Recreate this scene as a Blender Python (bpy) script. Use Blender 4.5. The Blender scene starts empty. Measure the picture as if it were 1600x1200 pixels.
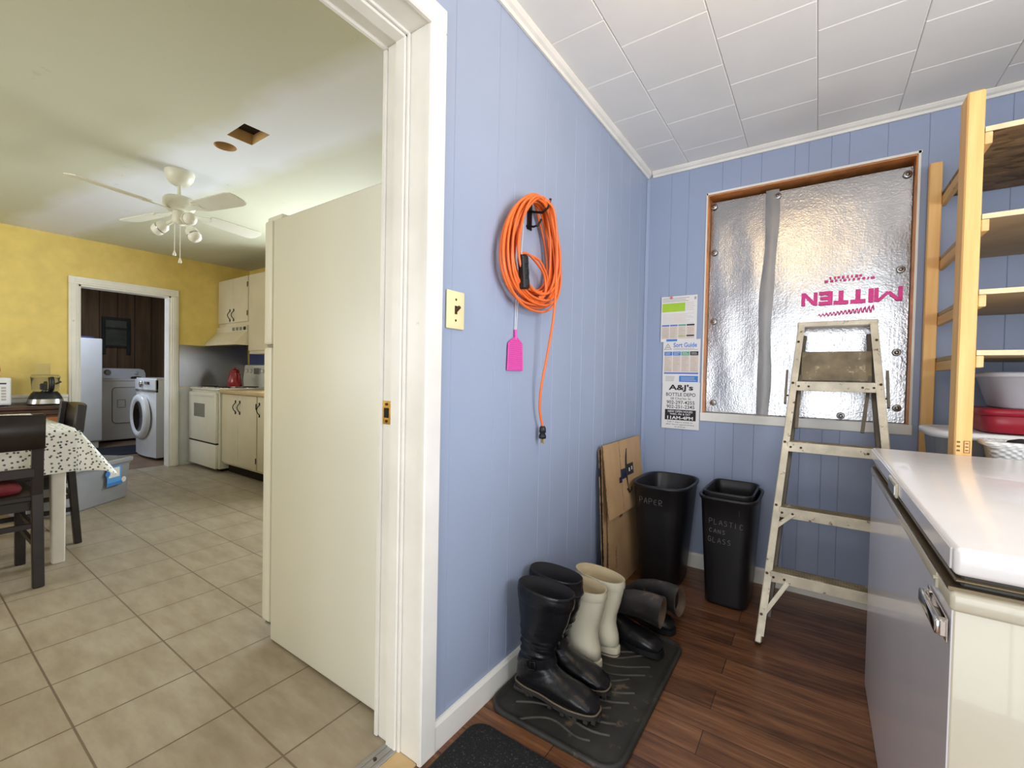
import bpy, bmesh, math, random
from mathutils import Vector, Matrix, Euler, Quaternion
random.seed(7)
SC = bpy.context.scene
COL = SC.collection
PI = math.pi
V = Vector

# ------------------------------------------------------------------ materials
def lin(c):
    def f(v):
        v /= 255.0
        return v / 12.92 if v <= 0.04045 else ((v + 0.055) / 1.055) ** 2.4
    return (f(c[0]), f(c[1]), f(c[2]), 1.0)

class NT:
    """small node helper"""
    def __init__(s, name):
        s.m = bpy.data.materials.new(name); s.m.use_nodes = True
        s.t = s.m.node_tree; s.n = s.t.nodes; s.l = s.t.links
        s.b = s.n['Principled BSDF']
    def new(s, typ, **kw):
        n = s.n.new(typ)
        for k, v in kw.items():
            if hasattr(n, k): setattr(n, k, v)
        return n
    def set(s, n, **kw):
        for k, v in kw.items(): n.inputs[k.replace('_', ' ')].default_value = v
        return n
    def link(s, a, b): s.l.new(a, b)
    def pos(s): return s.new('ShaderNodeNewGeometry').outputs['Position']
    def obj(s): return s.new('ShaderNodeTexCoord').outputs['Object']
    def mapping(s, src, loc=(0, 0, 0), rot=(0, 0, 0), sc=(1, 1, 1)):
        n = s.new('ShaderNodeMapping')
        n.inputs['Location'].default_value = loc; n.inputs['Rotation'].default_value = rot; n.inputs['Scale'].default_value = sc
        s.link(src, n.inputs['Vector']); return n.outputs[0]
    def noise(s, src, scale, detail=3, rough=.5):
        n = s.new('ShaderNodeTexNoise'); n.inputs['Scale'].default_value = scale
        n.inputs['Detail'].default_value = detail; n.inputs['Roughness'].default_value = rough
        s.link(src, n.inputs['Vector']); return n.outputs['Fac']
    def ramp(s, fac, stops):
        n = s.new('ShaderNodeValToRGB'); e = n.color_ramp.elements
        while len(e) < len(stops): e.new(.5)
        for i, (p, c) in enumerate(stops):
            e[i].position = p; e[i].color = c if len(c) == 4 else (*c, 1)
        s.link(fac, n.inputs['Fac']); return n.outputs['Color']
    def mix(s, fac, a, b, mode='MIX'):
        n = s.new('ShaderNodeMix', data_type='RGBA', blend_type=mode)
        for sock, v in ((n.inputs[0], fac), (n.inputs[6], a), (n.inputs[7], b)):
            if isinstance(v, (tuple, list, float, int)): sock.default_value = v
            else: s.link(v, sock)
        return n.outputs[2]
    def math(s, op, a, b=0.0, c=None):
        n = s.new('ShaderNodeMath', operation=op)
        for i, v in enumerate((a, b) if c is None else (a, b, c)):
            if isinstance(v, (float, int)): n.inputs[i].default_value = v
            else: s.link(v, n.inputs[i])
        return n.outputs[0]
    def sep(s, src):
        n = s.new('ShaderNodeSeparateXYZ'); s.link(src, n.inputs[0]); return n.outputs
    def bump(s, h, strength=.3, dist=.005):
        n = s.new('ShaderNodeBump'); n.inputs['Strength'].default_value = strength; n.inputs['Distance'].default_value = dist
        s.link(h, n.inputs['Height']); s.link(n.outputs[0], s.b.inputs['Normal'])
    def base(s, c):
        if isinstance(c, tuple): s.b.inputs['Base Color'].default_value = c
        else: s.link(c, s.b.inputs['Base Color'])
    def p(s, **kw):
        for k, v in kw.items(): s.b.inputs[k.replace('_', ' ')].default_value = v

def pbr(name, c, rough=.5, metal=0., var=.06, vs=6., bump=0., bs=120., coat=0., spec=.5, trans=0., ior=1.45, sub=0., dirt=None):
    """plain painted / moulded surface with slight procedural variation"""
    t = NT(name); o = t.obj(); f = t.noise(o, vs, 4)
    c0 = lin(c); a = tuple(max(0, x * (1 - var * 1.6)) for x in c0[:3]) + (1,); b = tuple(min(1, x * (1 + var * 1.2)) for x in c0[:3]) + (1,)
    col = t.ramp(f, [(.3, a), (.7, b)])
    if dirt:
        d = t.noise(o, dirt[1], 6, .65); col = t.mix(t.ramp(d, [(dirt[2], (0, 0, 0)), (dirt[2] + .06, (1, 1, 1))]), col, lin(dirt[0]))
    t.base(col); t.p(Roughness=rough, Metallic=metal, Coat_Weight=coat, Specular_IOR_Level=spec, Transmission_Weight=trans, IOR=ior)
    if bump: t.bump(t.noise(o, bs, 3), bump, .003)
    return t.m

M = {}
def mk_materials():
    M['blue'] = pbr('blue_paint', (157, 169, 192), .42, var=.03, vs=2, bump=.05, bs=60)
    M['blue_back'] = pbr('blue_wall_paint', (153, 165, 190), .42, var=.03, vs=2, bump=.05, bs=60)
    M['white_trim'] = pbr('white_trim_paint', (236, 232, 222), .35, var=.05, vs=5, bump=.12, bs=40, dirt=((196, 184, 160), 9, .70))
    M['white'] = pbr('white_paint', (232, 230, 222), .4, var=.03)
    M['fridge'] = pbr('fridge_enamel', (238, 236, 220), .38, var=.015, vs=1.5, bump=.12, bs=260)
    M['appliance'] = pbr('white_appliance_enamel', (226, 226, 226), .28, var=.02, coat=.2)
    M['stove'] = pbr('cream_stove_enamel', (222, 219, 203), .28, var=.02)
    M['cab'] = pbr('cream_cabinet_paint', (216, 206, 178), .42, var=.04, vs=3)
    M['yellow'] = pbr('yellow_wall_paint', (228, 202, 116), .55, var=.05, vs=9, bump=.1, bs=40)
    M['indigo'] = pbr('indigo_splash_paint', (74, 80, 122), .5)
    M['wainscot'] = pbr('grey_white_wainscot', (196, 198, 196), .5, var=.05)
    M['black_plastic'] = pbr('black_plastic', (24, 24, 26), .38, var=.15)
    M['bin_black'] = pbr('black_bin_plastic', (26, 25, 27), .36, var=.1, bump=.15, bs=400)
    M['black_metal'] = pbr('black_wrought_metal', (22, 20, 18), .4, metal=.4)
    M['chrome'] = pbr('chrome', (225, 222, 218), .12, metal=1., var=.03)
    M['steel'] = pbr('brushed_steel', (178, 176, 172), .3, metal=1., var=.08, vs=3)
    M['alu'] = pbr('aluminium_strip', (170, 168, 165), .38, metal=.9, var=.1)
    M['brass'] = pbr('brass', (190, 150, 70), .3, metal=1., var=.25, vs=60)
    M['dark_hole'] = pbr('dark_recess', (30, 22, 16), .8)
    M['orange'] = pbr('orange_cord_rubber', (238, 116, 52), .38, var=.05)
    M['pink'] = pbr('pink_plastic', (238, 76, 176), .45, var=.04)
    M['ivory'] = pbr('ivory_plastic', (238, 224, 172), .35, var=.02)
    M['brown_toggle'] = pbr('brown_toggle', (70, 46, 28), .35)
    M['paper'] = pbr('white_paper', (232, 228, 224), .7, var=.02)
    M['ink'] = pbr('black_ink', (38, 36, 40), .7)
    M['ink_grey'] = pbr('grey_ink', (176, 166, 162), .7)
    M['ink_blue'] = pbr('blue_ink', (66, 132, 206), .7)
    M['ink_navy'] = pbr('periwinkle_ink', (104, 122, 196), .7)
    M['ink_green'] = pbr('lime_ink', (172, 210, 60), .7)
    M['ink_teal'] = pbr('green_ink', (98, 172, 140), .7)
    M['ink_cream'] = pbr('cream_ink', (220, 204, 190), .7)
    M['pin_red'] = pbr('coral_pin', (236, 130, 118), .5)
    M['mag'] = pbr('magenta_ink', (226, 52, 140), .4, var=.12, vs=40)
    M['tape'] = pbr('grey_duct_tape', (150, 148, 146), .38, metal=.35, var=.06, bump=.3, bs=50)
    M['jamb_wood'] = pbr('orange_stained_wood', (212, 138, 76), .45, var=.18, vs=14)
    M['chalk'] = pbr('chalk_marker', (128, 124, 118), .8)
    M['leather'] = pbr('black_leather', (22, 22, 25), .3, var=.2, vs=18, bump=.5, bs=45)
    M['lining'] = pbr('dark_boot_lining', (34, 32, 34), .85)
    M['sole'] = pbr('dark_boot_sole', (52, 48, 44), .7, var=.15)
    M['welt'] = pbr('tan_welt_stitching', (120, 104, 86), .7)
    M['white_rubber'] = pbr('ivory_rubber', (226, 220, 194), .36, var=.04, vs=9, dirt=((172, 146, 106), 16, .66))
    M['rubber_lining'] = pbr('tan_boot_lining', (206, 188, 150), .8, var=.12)
    M['muck'] = pbr('dusty_dark_rubber', (54, 50, 48), .62, var=.3, vs=12, dirt=((100, 86, 72), 12, .58))
    M['tan'] = pbr('tan_worn_rubber', (124, 104, 84), .75, var=.15)
    M['tray'] = pbr('black_rubber_tray', (50, 49, 45), .55, var=.3, vs=8, dirt=((104, 88, 70), 14, .60))
    M['tray_dust'] = pbr('dusty_tread_rubber', (74, 70, 64), .65, var=.25, vs=10)
    M['freezer'] = pbr('white_freezer_enamel', (208, 199, 176), .22, var=.015, coat=.4)
    M['freezer_top'] = pbr('white_freezer_lid', (240, 236, 232), .25, var=.015, coat=.3)
    M['freezer_front'] = pbr('shaded_freezer_front', (234, 231, 232), .16, var=.03, vs=1.5, coat=.3)  # same white enamel, tone picked for the side turned from the light
    M['gasket'] = pbr('bronze_gasket', (126, 112, 88), .35, metal=.7)
    M['dark_gasket'] = pbr('dark_gasket', (72, 70, 66), .6)
    M['ladder'] = pbr('paint_splashed_ladder_metal', (218, 208, 184), .45, metal=.12, var=.12, vs=16, bump=.2, bs=60, dirt=((122, 92, 62), 30, .615))
    M['ladder_shelf'] = pbr('dirty_paint_shelf_metal', (136, 124, 100), .55, metal=.3, var=.22, vs=14, dirt=((190, 176, 146), 18, .6))
    M['ladder_dark'] = pbr('worn_grey_ladder_metal', (112, 104, 92), .5, metal=.4, var=.2)
    M['rivet'] = pbr('rusty_rivet', (78, 62, 48), .5, metal=.6)
    M['grey_tub'] = pbr('translucent_grey_plastic', (182, 182, 186), .35, var=.03, spec=.5)
    M['red_plastic'] = pbr('maroon_plastic', (146, 26, 42), .3, var=.05)
    M['lid_white'] = pbr('white_tote_lid', (222, 222, 220), .4, var=.02)
    M['basket'] = pbr('white_basket_plastic', (226, 226, 224), .45, var=.02)
    M['dark_cloth'] = pbr('dark_cloth', (36, 28, 34), .9)
    M['chair_wood'] = pbr('black_brown_wood', (38, 30, 28), .4, var=.25, vs=12)
    M['table_white'] = pbr('white_table_paint', (224, 218, 208), .4)
    M['red_cushion'] = pbr('dark_red_cushion', (104, 20, 30), .85, bump=.3)
    M['cream_cloth'] = pbr('cream_cloth', (214, 198, 172), .9)
    M['tote_grey'] = pbr('grey_tote_plastic', (150, 152, 158), .45, var=.04)
    M['label_blue'] = pbr('blue_label', (96, 162, 226), .5, var=.1)
    M['sideboard'] = pbr('dark_brown_wood', (74, 48, 34), .35, var=.3, vs=8)
    M['side_door'] = pbr('mid_brown_wood', (150, 92, 48), .4, var=.2, vs=8)
    M['smoke_plastic'] = pbr('clear_plastic', (236, 234, 222), .06, var=.01, trans=.95, ior=1.12)
    M['terra'] = pbr('terracotta', (206, 118, 74), .6)
    M['navy_rug'] = pbr('navy_rug', (28, 30, 42), .95, var=.2, vs=80, bump=.5, bs=300)
    M['counter'] = pbr('tan_laminate', (196, 170, 124), .4, var=.08, vs=20)
    M['kettle'] = pbr('red_enamel', (136, 22, 32), .25, coat=.4)
    M['glass_dark'] = pbr('dark_door_glass', (28, 26, 26), .1, spec=.7)
    M['glass_grey'] = pbr('grey_oven_glass', (120, 118, 112), .15, spec=.6)
    M['backsplash'] = pbr('brushed_metal_panel', (150, 150, 152), .33, metal=.85, var=.08, vs=3)
    M['wash_dark'] = pbr('weathered_dark_frame', (50, 52, 50), .7, var=.2)
    M['wash_grey'] = pbr('galvanised_grey', (104, 106, 98), .5, metal=.3, var=.15)
    M['fan'] = pbr('white_fan_enamel', (228, 226, 210), .35, var=.03)
    M['frost'] = pbr('frosted_lamp_glass', (240, 238, 226), .3, var=.01)
    M['blue_book'] = pbr('blue_grey_cloth', (70, 84, 120), .8)
    M['dryer_blue'] = M['appliance']
    M['lam_floor'] = pbr('laundry_floor', (120, 96, 74), .5, var=.2)
    M['fringe'] = pbr('raw_wood_edge', (200, 168, 120), .7, var=.15)

    # kitchen ceiling, cream with a whiter repaired strip
    t = NT('kitchen_ceiling_paint'); p = t.pos(); x, y, z = t.sep(p)
    n = t.noise(p, 2.2, 4)
    u = t.math('ABSOLUTE', t.math('ADD', y, t.math('ADD', t.math('MULTIPLY', x, -.10), -1.40)))
    w = t.math('ADD', u, t.math('MULTIPLY', n, .25))
    mask = t.ramp(w, [(.28, (1, 1, 1)), (.42, (0, 0, 0))])
    c = t.mix(mask, lin((206, 206, 184)), lin((226, 228, 232)))
    c = t.mix(t.ramp(t.noise(p, 9, 5), [(.70, (0, 0, 0)), (.76, (.35, .35, .35))]), c, lin((150, 148, 140)))
    t.base(c); t.p(Roughness=.7); t.bump(t.noise(p, 60, 3), .08, .003); M['kceil'] = t.m
    # porch ceiling tile
    t = NT('fibre_ceiling_tile'); p = t.pos()
    c = t.ramp(t.noise(p, 3, 3), [(.3, lin((238, 235, 228))), (.7, lin((245, 242, 235)))])
    t.base(c); t.p(Roughness=.6); t.bump(t.noise(p, 220, 2), .12, .002); M['ctile'] = t.m
    # laminate plank floor
    t = NT('brown_laminate_planks'); p = t.pos()
    br = t.new('ShaderNodeTexBrick'); br.offset = .37; br.offset_frequency = 2; br.squash = 1
    t.link(t.mapping(p, (.31, .043, 0)), br.inputs['Vector'])
    t.set(br, Scale=1., Mortar_Size=.0012, Brick_Width=.92, Row_Height=.108, Bias=0., Mortar_Smooth=.1)
    br.inputs['Color1'].default_value = (0, 0, 0, 1); br.inputs['Color2'].default_value = (1, 1, 1, 1); br.inputs['Mortar'].default_value = (.5, .5, .5, 1)
    grain = t.noise(t.mapping(p, sc=(2.6, 34, 1)), 1.6, 8, .68)
    blot = t.noise(t.mapping(p, sc=(2.2, 9, 1)), 1.5, 3)
    bw = t.new('ShaderNodeRGBToBW'); t.link(br.outputs['Color'], bw.inputs[0])
    f = t.math('ADD', t.math('MULTIPLY', bw.outputs[0], .13), t.math('ADD', t.math('MULTIPLY', grain, .72), t.math('MULTIPLY', blot, .34)))
    c = t.ramp(f, [(.34, lin((48, 28, 16))), (.50, lin((90, 56, 34))), (.66, lin((130, 87, 56))), (.84, lin((168, 122, 86)))])
    c = t.mix(br.outputs['Fac'], c, lin((26, 14, 10)))
    t.base(c); t.p(Roughness=.32, Specular_IOR_Level=.5); t.bump(t.math('ADD', grain, t.math('MULTIPLY', br.outputs['Fac'], -2.)), .08, .002); M['wood_floor'] = t.m
    # kitchen tile
    t = NT('beige_stone_tile'); p = t.pos()
    br = t.new('ShaderNodeTexBrick'); br.offset = 0; br.squash = 1
    t.link(t.mapping(p, (1.503 + .296 * 20, -.66 + .318 * 20, 0)), br.inputs['Vector'])
    t.set(br, Scale=1., Mortar_Size=.0036, Brick_Width=.296, Row_Height=.318, Mortar_Smooth=.35, Bias=0.)
    br.inputs['Color1'].default_value = (.25, .25, .25, 1); br.inputs['Color2'].default_value = (.75, .75, .75, 1)
    bw = t.new('ShaderNodeRGBToBW'); t.link(br.outputs['Color'], bw.inputs[0])
    n1 = t.noise(t.mapping(p, sc=(2.4, 7, 1)), 2.0, 6, .62); n2 = t.noise(p, 1.1, 3)
    f = t.math('ADD', t.math('MULTIPLY', bw.outputs[0], .12), t.math('ADD', t.math('MULTIPLY', n1, .7), t.math('MULTIPLY', n2, .25)))
    c = t.ramp(f, [(.34, lin((140, 125, 102))), (.52, lin((157, 143, 121))), (.70, lin((172, 160, 139)))])
    c = t.mix(br.outputs['Fac'], c, lin((112, 97, 78)))
    t.base(c); t.p(Roughness=.42); t.bump(t.math('MULTIPLY', br.outputs['Fac'], -1.), .25, .003); M['tile'] = t.m
    # dark panel in laundry
    t = NT('dark_wood_panelling'); p = t.pos(); x, y, z = t.sep(p)
    g = t.math('LESS_THAN', t.math('PINGPONG', t.math('ADD', y, t.math('MULTIPLY', x, 1.0)), .11), .006)
    n = t.noise(t.mapping(p, sc=(9, 9, .7)), 2, 4)
    c = t.mix(g, t.ramp(n, [(.3, lin((92, 70, 50))), (.7, lin((128, 100, 72)))]), lin((50, 36, 26)))
    t.base(c); t.p(Roughness=.55); M['panel'] = t.m
    # foil
    t = NT('crinkled_silver_foil'); o = t.obj(); x, y, z = t.sep(o)
    t.base(t.ramp(t.noise(o, 5, 3), [(.3, lin((172, 172, 174))), (.7, lin((192, 191, 192)))]))
    t.p(Metallic=1., Roughness=.15)
    cr = t.noise(o, 34, 6, .7); vert = t.noise(t.mapping(o, sc=(120, 1, 2.0)), 1., 2); big = t.noise(o, 3.2, 2); fine = t.noise(o, 130, 3)
    h = t.math('ADD', t.math('MULTIPLY', cr, .55), t.math('ADD', t.math('MULTIPLY', vert, .16), t.math('ADD', t.math('MULTIPLY', big, .9), t.math('MULTIPLY', fine, .42))))
    t.bump(h, .5, .0042); M['foil'] = t.m
    # pine
    def pine(name, a, b, axis):
        t = NT(name); o = t.obj(); sc = [22, 22, 22]; sc[axis] = 1.2
        g = t.noise(t.mapping(o, sc=tuple(sc)), 1.6, 4, .55)
        c = t.ramp(g, [(.3, lin(a)), (.7, lin(b))])
        k = t.noise(t.mapping(o, sc=(9, 9, 9)), 1.0, 1)
        c = t.mix(t.ramp(k, [(.74, (0, 0, 0)), (.79, (1, 1, 1))]), c, lin((168, 104, 56)))
        t.base(c); t.p(Roughness=.55); return t.m
    M['pine'] = pine('fresh_pine', (230, 172, 100), (244, 200, 130), 2)
    M['pine_y'] = pine('fresh_pine_rung', (214, 168, 104), (232, 196, 136), 1)
    # OSB / plywood board
    t = NT('strand_board'); o = t.obj()
    vo = t.new('ShaderNodeTexVoronoi'); t.set(vo, Scale=1.); t.link(t.mapping(o, sc=(14, 34, 20)), vo.inputs['Vector'])
    bw = t.new('ShaderNodeRGBToBW'); t.link(vo.outputs['Color'], bw.inputs[0])
    c = t.ramp(t.math('ADD', t.math('MULTIPLY', bw.outputs[0], .5), t.math('MULTIPLY', t.noise(o, 30, 5), .5)), [(.3, lin((92, 72, 48))), (.6, lin((142, 114, 78))), (.8, lin((168, 138, 98)))])
    t.base(c); t.p(Roughness=.7); M['osb'] = t.m
    M['ply'] = pbr('pale_plywood', (176, 154, 120), .6, var=.12, vs=5)
    M['ply_edge'] = pbr('plywood_edge', (226, 202, 160), .6, var=.1, vs=20)
    # cardboard
    t = NT('corrugated_cardboard'); o = t.obj()
    wv = t.new('ShaderNodeTexWave'); wv.bands_direction = 'Y'; t.set(wv, Scale=60., Distortion=.3); t.link(o, wv.inputs['Vector'])
    c = t.ramp(t.noise(o, 5, 5), [(.3, lin((176, 140, 98))), (.7, lin((200, 164, 120)))])
    t.base(t.mix(.05, c, wv.outputs['Color'], 'MULTIPLY')); t.p(Roughness=.8); t.bump(wv.outputs['Fac'], .05, .001); M['card'] = t.m
    M['card_edge'] = pbr('cardboard_edge', (150, 116, 80), .9, var=.4, vs=60)
    M['card_dark'] = pbr('dark_printed_box', (44, 44, 54), .6, var=.3, vs=30)
    M['navy_tape'] = pbr('navy_packing_tape', (34, 38, 66), .35, var=.3, vs=20)
    M['box_ink'] = pbr('dark_box_ink', (42, 36, 34), .8)
    M['box_faint'] = pbr('brown_box_ink', (128, 96, 66), .8)
    # doormat
    t = NT('charcoal_carpet'); o = t.obj()
    c = t.ramp(t.noise(o, 190, 4, .7), [(.35, lin((10, 10, 10))), (.60, lin((26, 26, 27))), (.70, lin((110, 110, 112)))])
    t.base(c); t.p(Roughness=.95); t.bump(t.noise(o, 240, 3), .9, .006); M['mat'] = t.m
    # tablecloth
    t = NT('floral_tablecloth'); o = t.new('ShaderNodeUVMap').outputs[0]
    vo = t.new('ShaderNodeTexVoronoi'); vo.voronoi_dimensions = '2D'; t.set(vo, Scale=52., Randomness=.85); t.link(o, vo.inputs['Vector'])
    d = t.math('ADD', vo.outputs['Distance'], t.math('MULTIPLY', t.noise(o, 200, 2), .22))
    mk = t.ramp(d, [(.30, (1, 1, 1)), (.36, (0, 0, 0))])
    bw = t.new('ShaderNodeRGBToBW'); t.link(vo.outputs['Color'], bw.inputs[0])
    dc = t.ramp(bw.outputs[0], [(.35, lin((56, 60, 66))), (.55, lin((88, 104, 92)))])
    c = t.mix(mk, lin((236, 234, 230)), dc)
    t.base(c); t.p(Roughness=.6); M['cloth'] = t.m
    # basket weave & swatter mesh via bump only
    t = NT('woven_basket_plastic'); o = t.obj(); x, y, z = t.sep(o)
    g = t.math('MULTIPLY', t.math('SINE', t.math('MULTIPLY', z, 420.)), t.math('SINE', t.math('MULTIPLY', t.math('ADD', x, y), 300.)))
    t.base(t.ramp(g, [(.2, lin((206, 206, 204))), (.8, lin((228, 228, 226)))])); t.p(Roughness=.45); t.bump(g, .5, .003); M['weave'] = t.m
    t = NT('pink_mesh_plastic'); o = t.obj(); x, y, z = t.sep(o)
    g = t.math('MAXIMUM', t.math('SINE', t.math('MULTIPLY', z, 900.)), t.math('SINE', t.math('MULTIPLY', y, 900.)))
    t.base(t.ramp(g, [(.3, lin((190, 60, 142))), (.7, lin((240, 84, 182)))])); t.p(Roughness=.45); t.bump(g, .4, .002); M['pink_mesh'] = t.m
    # clear tote
    M['clear_tote'] = pbr('clear_tote_plastic', (206, 210, 210), .2, var=.03, trans=.6, ior=1.2)
mk_materials()

# ------------------------------------------------------------------ mesh builder
def wmat(o):
    m = o.matrix_basis.copy()
    while o.parent is not None:
        o = o.parent; m = o.matrix_basis @ m
    return m

class MB:
    def __init__(s): s.v = []; s.f = []; s.fm = []; s.fs = []; s.mats = []; s.uv = None
    def mi(s, m):
        m = M[m] if isinstance(m, str) else m
        if m not in s.mats: s.mats.append(m)
        return s.mats.index(m)
    def add(s, vs, fs, mat, smooth=False, mx=None):
        b = len(s.v); i = s.mi(mat)
        s.v.extend([(mx @ V(p)) if mx is not None else V(p) for p in vs])
        for f in fs: s.f.append(tuple(b + k for k in f)); s.fm.append(i); s.fs.append(smooth)
        return s
    def box(s, lo, hi, mat, bev=0., rot=None, seg=1, mx=None):
        lo = V(lo); hi = V(hi); c = (lo + hi) / 2; d = hi - lo
        bm = bmesh.new(); bmesh.ops.create_cube(bm, size=1)
        bmesh.ops.scale(bm, vec=d, verts=bm.verts)
        if bev > 0: bmesh.ops.bevel(bm, geom=bm.edges[:], offset=min(bev, min(d) * .49), segments=seg, profile=.5, affect='EDGES')
        T = Matrix.Translation(c) @ (Euler(rot).to_matrix().to_4x4() if rot else Matrix.Identity(4))
        if mx is not None: T = mx @ T
        bm.verts.index_update()
        s.add([v.co for v in bm.verts], [[v.index for v in f.verts] for f in bm.faces], mat, seg > 1, T); bm.free(); return s
    def bar(s, p0, p1, w, d, mat, up=(0, 0, 1), bev=0.):
        """box beam from p0 to p1, w across, d along up"""
        p0 = V(p0); p1 = V(p1); z = (p1 - p0); L = z.length; z.normalize()
        x = V(up).cross(z)
        if x.length < 1e-5: x = V((1, 0, 0))
        x.normalize(); y = z.cross(x)
        T = Matrix(((x.x, y.x, z.x, p0.x), (x.y, y.y, z.y, p0.y), (x.z, y.z, z.z, p0.z), (0, 0, 0, 1)))
        return s.box((-w / 2, -d / 2, 0), (w / 2, d / 2, L), mat, bev, mx=T)
    def loft(s, rings, mat, cap0=False, cap1=False, smooth=True, closed=True, loop=False):
        n = len(rings[0]); vs = [p for r in rings for p in r]; fs = []
        R = len(rings)
        for i in range(R if loop else R - 1):
            j = (i + 1) % R
            for k in range(n if closed else n - 1):
                k2 = (k + 1) % n
                fs.append((i * n + k, i * n + k2, j * n + k2, j * n + k))
        s.add(vs, fs, mat, smooth)
        if cap0: s.add(rings[0], [tuple(range(n))[::-1]], mat)
        if cap1: s.add(rings[-1], [tuple(range(n))], mat)
        return s
    def tube(s, pts, r, mat, n=8, closed=False, caps=True, rs=None):
        pts = [V(p) for p in pts]; N = len(pts); rings = []
        t0 = (pts[1] - pts[0]).normalized(); ref = V((0, 0, 1)) if abs(t0.z) < .9 else V((1, 0, 0))
        x = t0.cross(ref).normalized()
        for i in range(N):
            if closed: t = (pts[(i + 1) % N] - pts[i - 1])
            else: t = pts[min(i + 1, N - 1)] - pts[max(i - 1, 0)]
            t.normalize(); x = (x - t * x.dot(t))
            if x.length < 1e-6: x = t.orthogonal()
            x.normalize(); y = t.cross(x); rr = rs[i] if rs else r
            rings.append([pts[i] + x * math.cos(2 * PI * k / n) * rr + y * math.sin(2 * PI * k / n) * rr for k in range(n)])
        return s.loft(rings, mat, caps and not closed, caps and not closed, loop=closed)
    def cyl(s, p0, p1, r, mat, r1=None, n=20): return s.tube([p0, p1], r, mat, n, rs=[r, r if r1 is None else r1])
    def lathe(s, prof, c, mat, n=24, ax='z', cap=True):
        rings = []
        for r, h in prof:
            ring = []
            for k in range(n):
                a = 2 * PI * k / n
                p = {'z': (r * math.cos(a), r * math.sin(a), h), 'y': (r * math.cos(a), h, r * math.sin(a)), 'x': (h, r * math.cos(a), r * math.sin(a))}[ax]
                ring.append(V(c) + V(p))
            rings.append(ring)
        return s.loft(rings, mat, cap, cap)
    def poly(s, pts, off, mat, smooth=False):
        """flat polygon extruded by vector off"""
        n = len(pts); a = [V(p) for p in pts]; b = [p + V(off) for p in a]
        s.add(a + b, [tuple(range(n))[::-1], tuple(range(n, 2 * n))], mat)
        return s.add(a + b, [(k, (k + 1) % n, n + (k + 1) % n, n + k) for k in range(n)], mat, smooth)
    def quad(s, a, b, c, d, mat): return s.add([a, b, c, d], [(0, 1, 2, 3)], mat)
    def text(s, txt, w, h, mat, mx, depth=.0006, bold=0., align='C'):
        """letters fitted to a w x h field; mx maps (right, up, out) to the world"""
        cu = bpy.data.curves.new('t', 'FONT'); cu.body = txt; cu.size = 1; cu.extrude = 0; cu.offset = bold; cu.resolution_u = 3
        o = bpy.data.objects.new('t', cu); COL.objects.link(o)
        dg = bpy.context.evaluated_depsgraph_get(); me = bpy.data.meshes.new_from_object(o.evaluated_get(dg))
        vs = [v.co.copy() for v in me.vertices]; fs = [tuple(p.vertices) for p in me.polygons]
        bpy.data.objects.remove(o); bpy.data.curves.remove(cu); bpy.data.meshes.remove(me)
        if not vs: return s
        x0 = min(v.x for v in vs); x1 = max(v.x for v in vs); y0 = min(v.y for v in vs); y1 = max(v.y for v in vs)
        out = [V(((v.x - x0) / (x1 - x0) * w - (w / 2 if align == 'C' else 0), (v.y - y0) / (y1 - y0) * h - h / 2, depth)) for v in vs]
        return s.add(out, fs, mat, False, mx)
    def build(s, name, parent=None, local=False, origin=None):
        me = bpy.data.meshes.new(name)
        vs = s.v
        if parent is not None and not local:
            inv = wmat(parent).inverted(); vs = [inv @ p for p in vs]
        loc = None
        if parent is None and not local:
            lo = [min(p[i] for p in vs) for i in range(3)]; hi = [max(p[i] for p in vs) for i in range(3)]
            loc = V(origin) if origin else V(((lo[0] + hi[0]) / 2, (lo[1] + hi[1]) / 2, lo[2]))
            vs = [p - loc for p in vs]
        me.from_pydata([tuple(p) for p in vs], [], s.f)
        for m in s.mats: me.materials.append(m)
        me.polygons.foreach_set('material_index', s.fm); me.polygons.foreach_set('use_smooth', s.fs)
        bm = bmesh.new(); bm.from_mesh(me); bmesh.ops.recalc_face_normals(bm, faces=bm.faces[:]); bm.to_mesh(me); bm.free()
        if s.uv:
            l = me.uv_layers.new(name='UVMap')
            for lp in me.loops: l.data[lp.index].uv = s.uv[lp.vertex_index]
        me.update()
        o = bpy.data.objects.new(name, me); COL.objects.link(o)
        if parent is not None: o.parent = parent
        if loc is not None: o.location = loc
        return o

def tag(o, label, cat, group=None, kind=None):
    o['label'] = label; o['category'] = cat
    if group: o['group'] = group
    if kind: o['kind'] = kind
    return o
def thing(name, label, cat, loc=(0, 0, 0), rz=0., group=None):
    o = bpy.data.objects.new(name, None); COL.objects.link(o); o.location = loc; o.rotation_euler = (0, 0, rz); o.empty_display_size = .05
    return tag(o, label, cat, group)
def struct(mb, name, label=None):
    o = mb.build(name); o['kind'] = 'structure'
    if label: o['label'] = label
    return o
def copy_tree(o, parent=None):
    c = o.copy(); COL.objects.link(c); c.parent = parent
    for ch in list(o.children): copy_tree(ch, c)
    return c
def part(mb, name, parent, label=None, local=False):
    o = mb.build(name, parent, local)
    if label: o['label'] = label
    return o
def sring(c, a, b, n=28, e=2., ax=(1, 0, 0), ay=(0, 1, 0)):
    """superellipse ring"""
    ax = V(ax); ay = V(ay); out = []
    for k in range(n):
        t = 2 * PI * k / n; ct = math.cos(t); st = math.sin(t)
        out.append(V(c) + ax * (a * math.copysign(abs(ct) ** (2 / e), ct)) + ay * (b * math.copysign(abs(st) ** (2 / e), st)))
    return out
def FX(o, right, up):  # frame for text: origin, right dir, up dir
    r = V(right).normalized(); u = V(up).normalized(); n = r.cross(u)
    return Matrix(((r.x, u.x, n.x, o[0]), (r.y, u.y, n.y, o[1]), (r.z, u.z, n.z, o[2]), (0, 0, 0, 1)))

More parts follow.
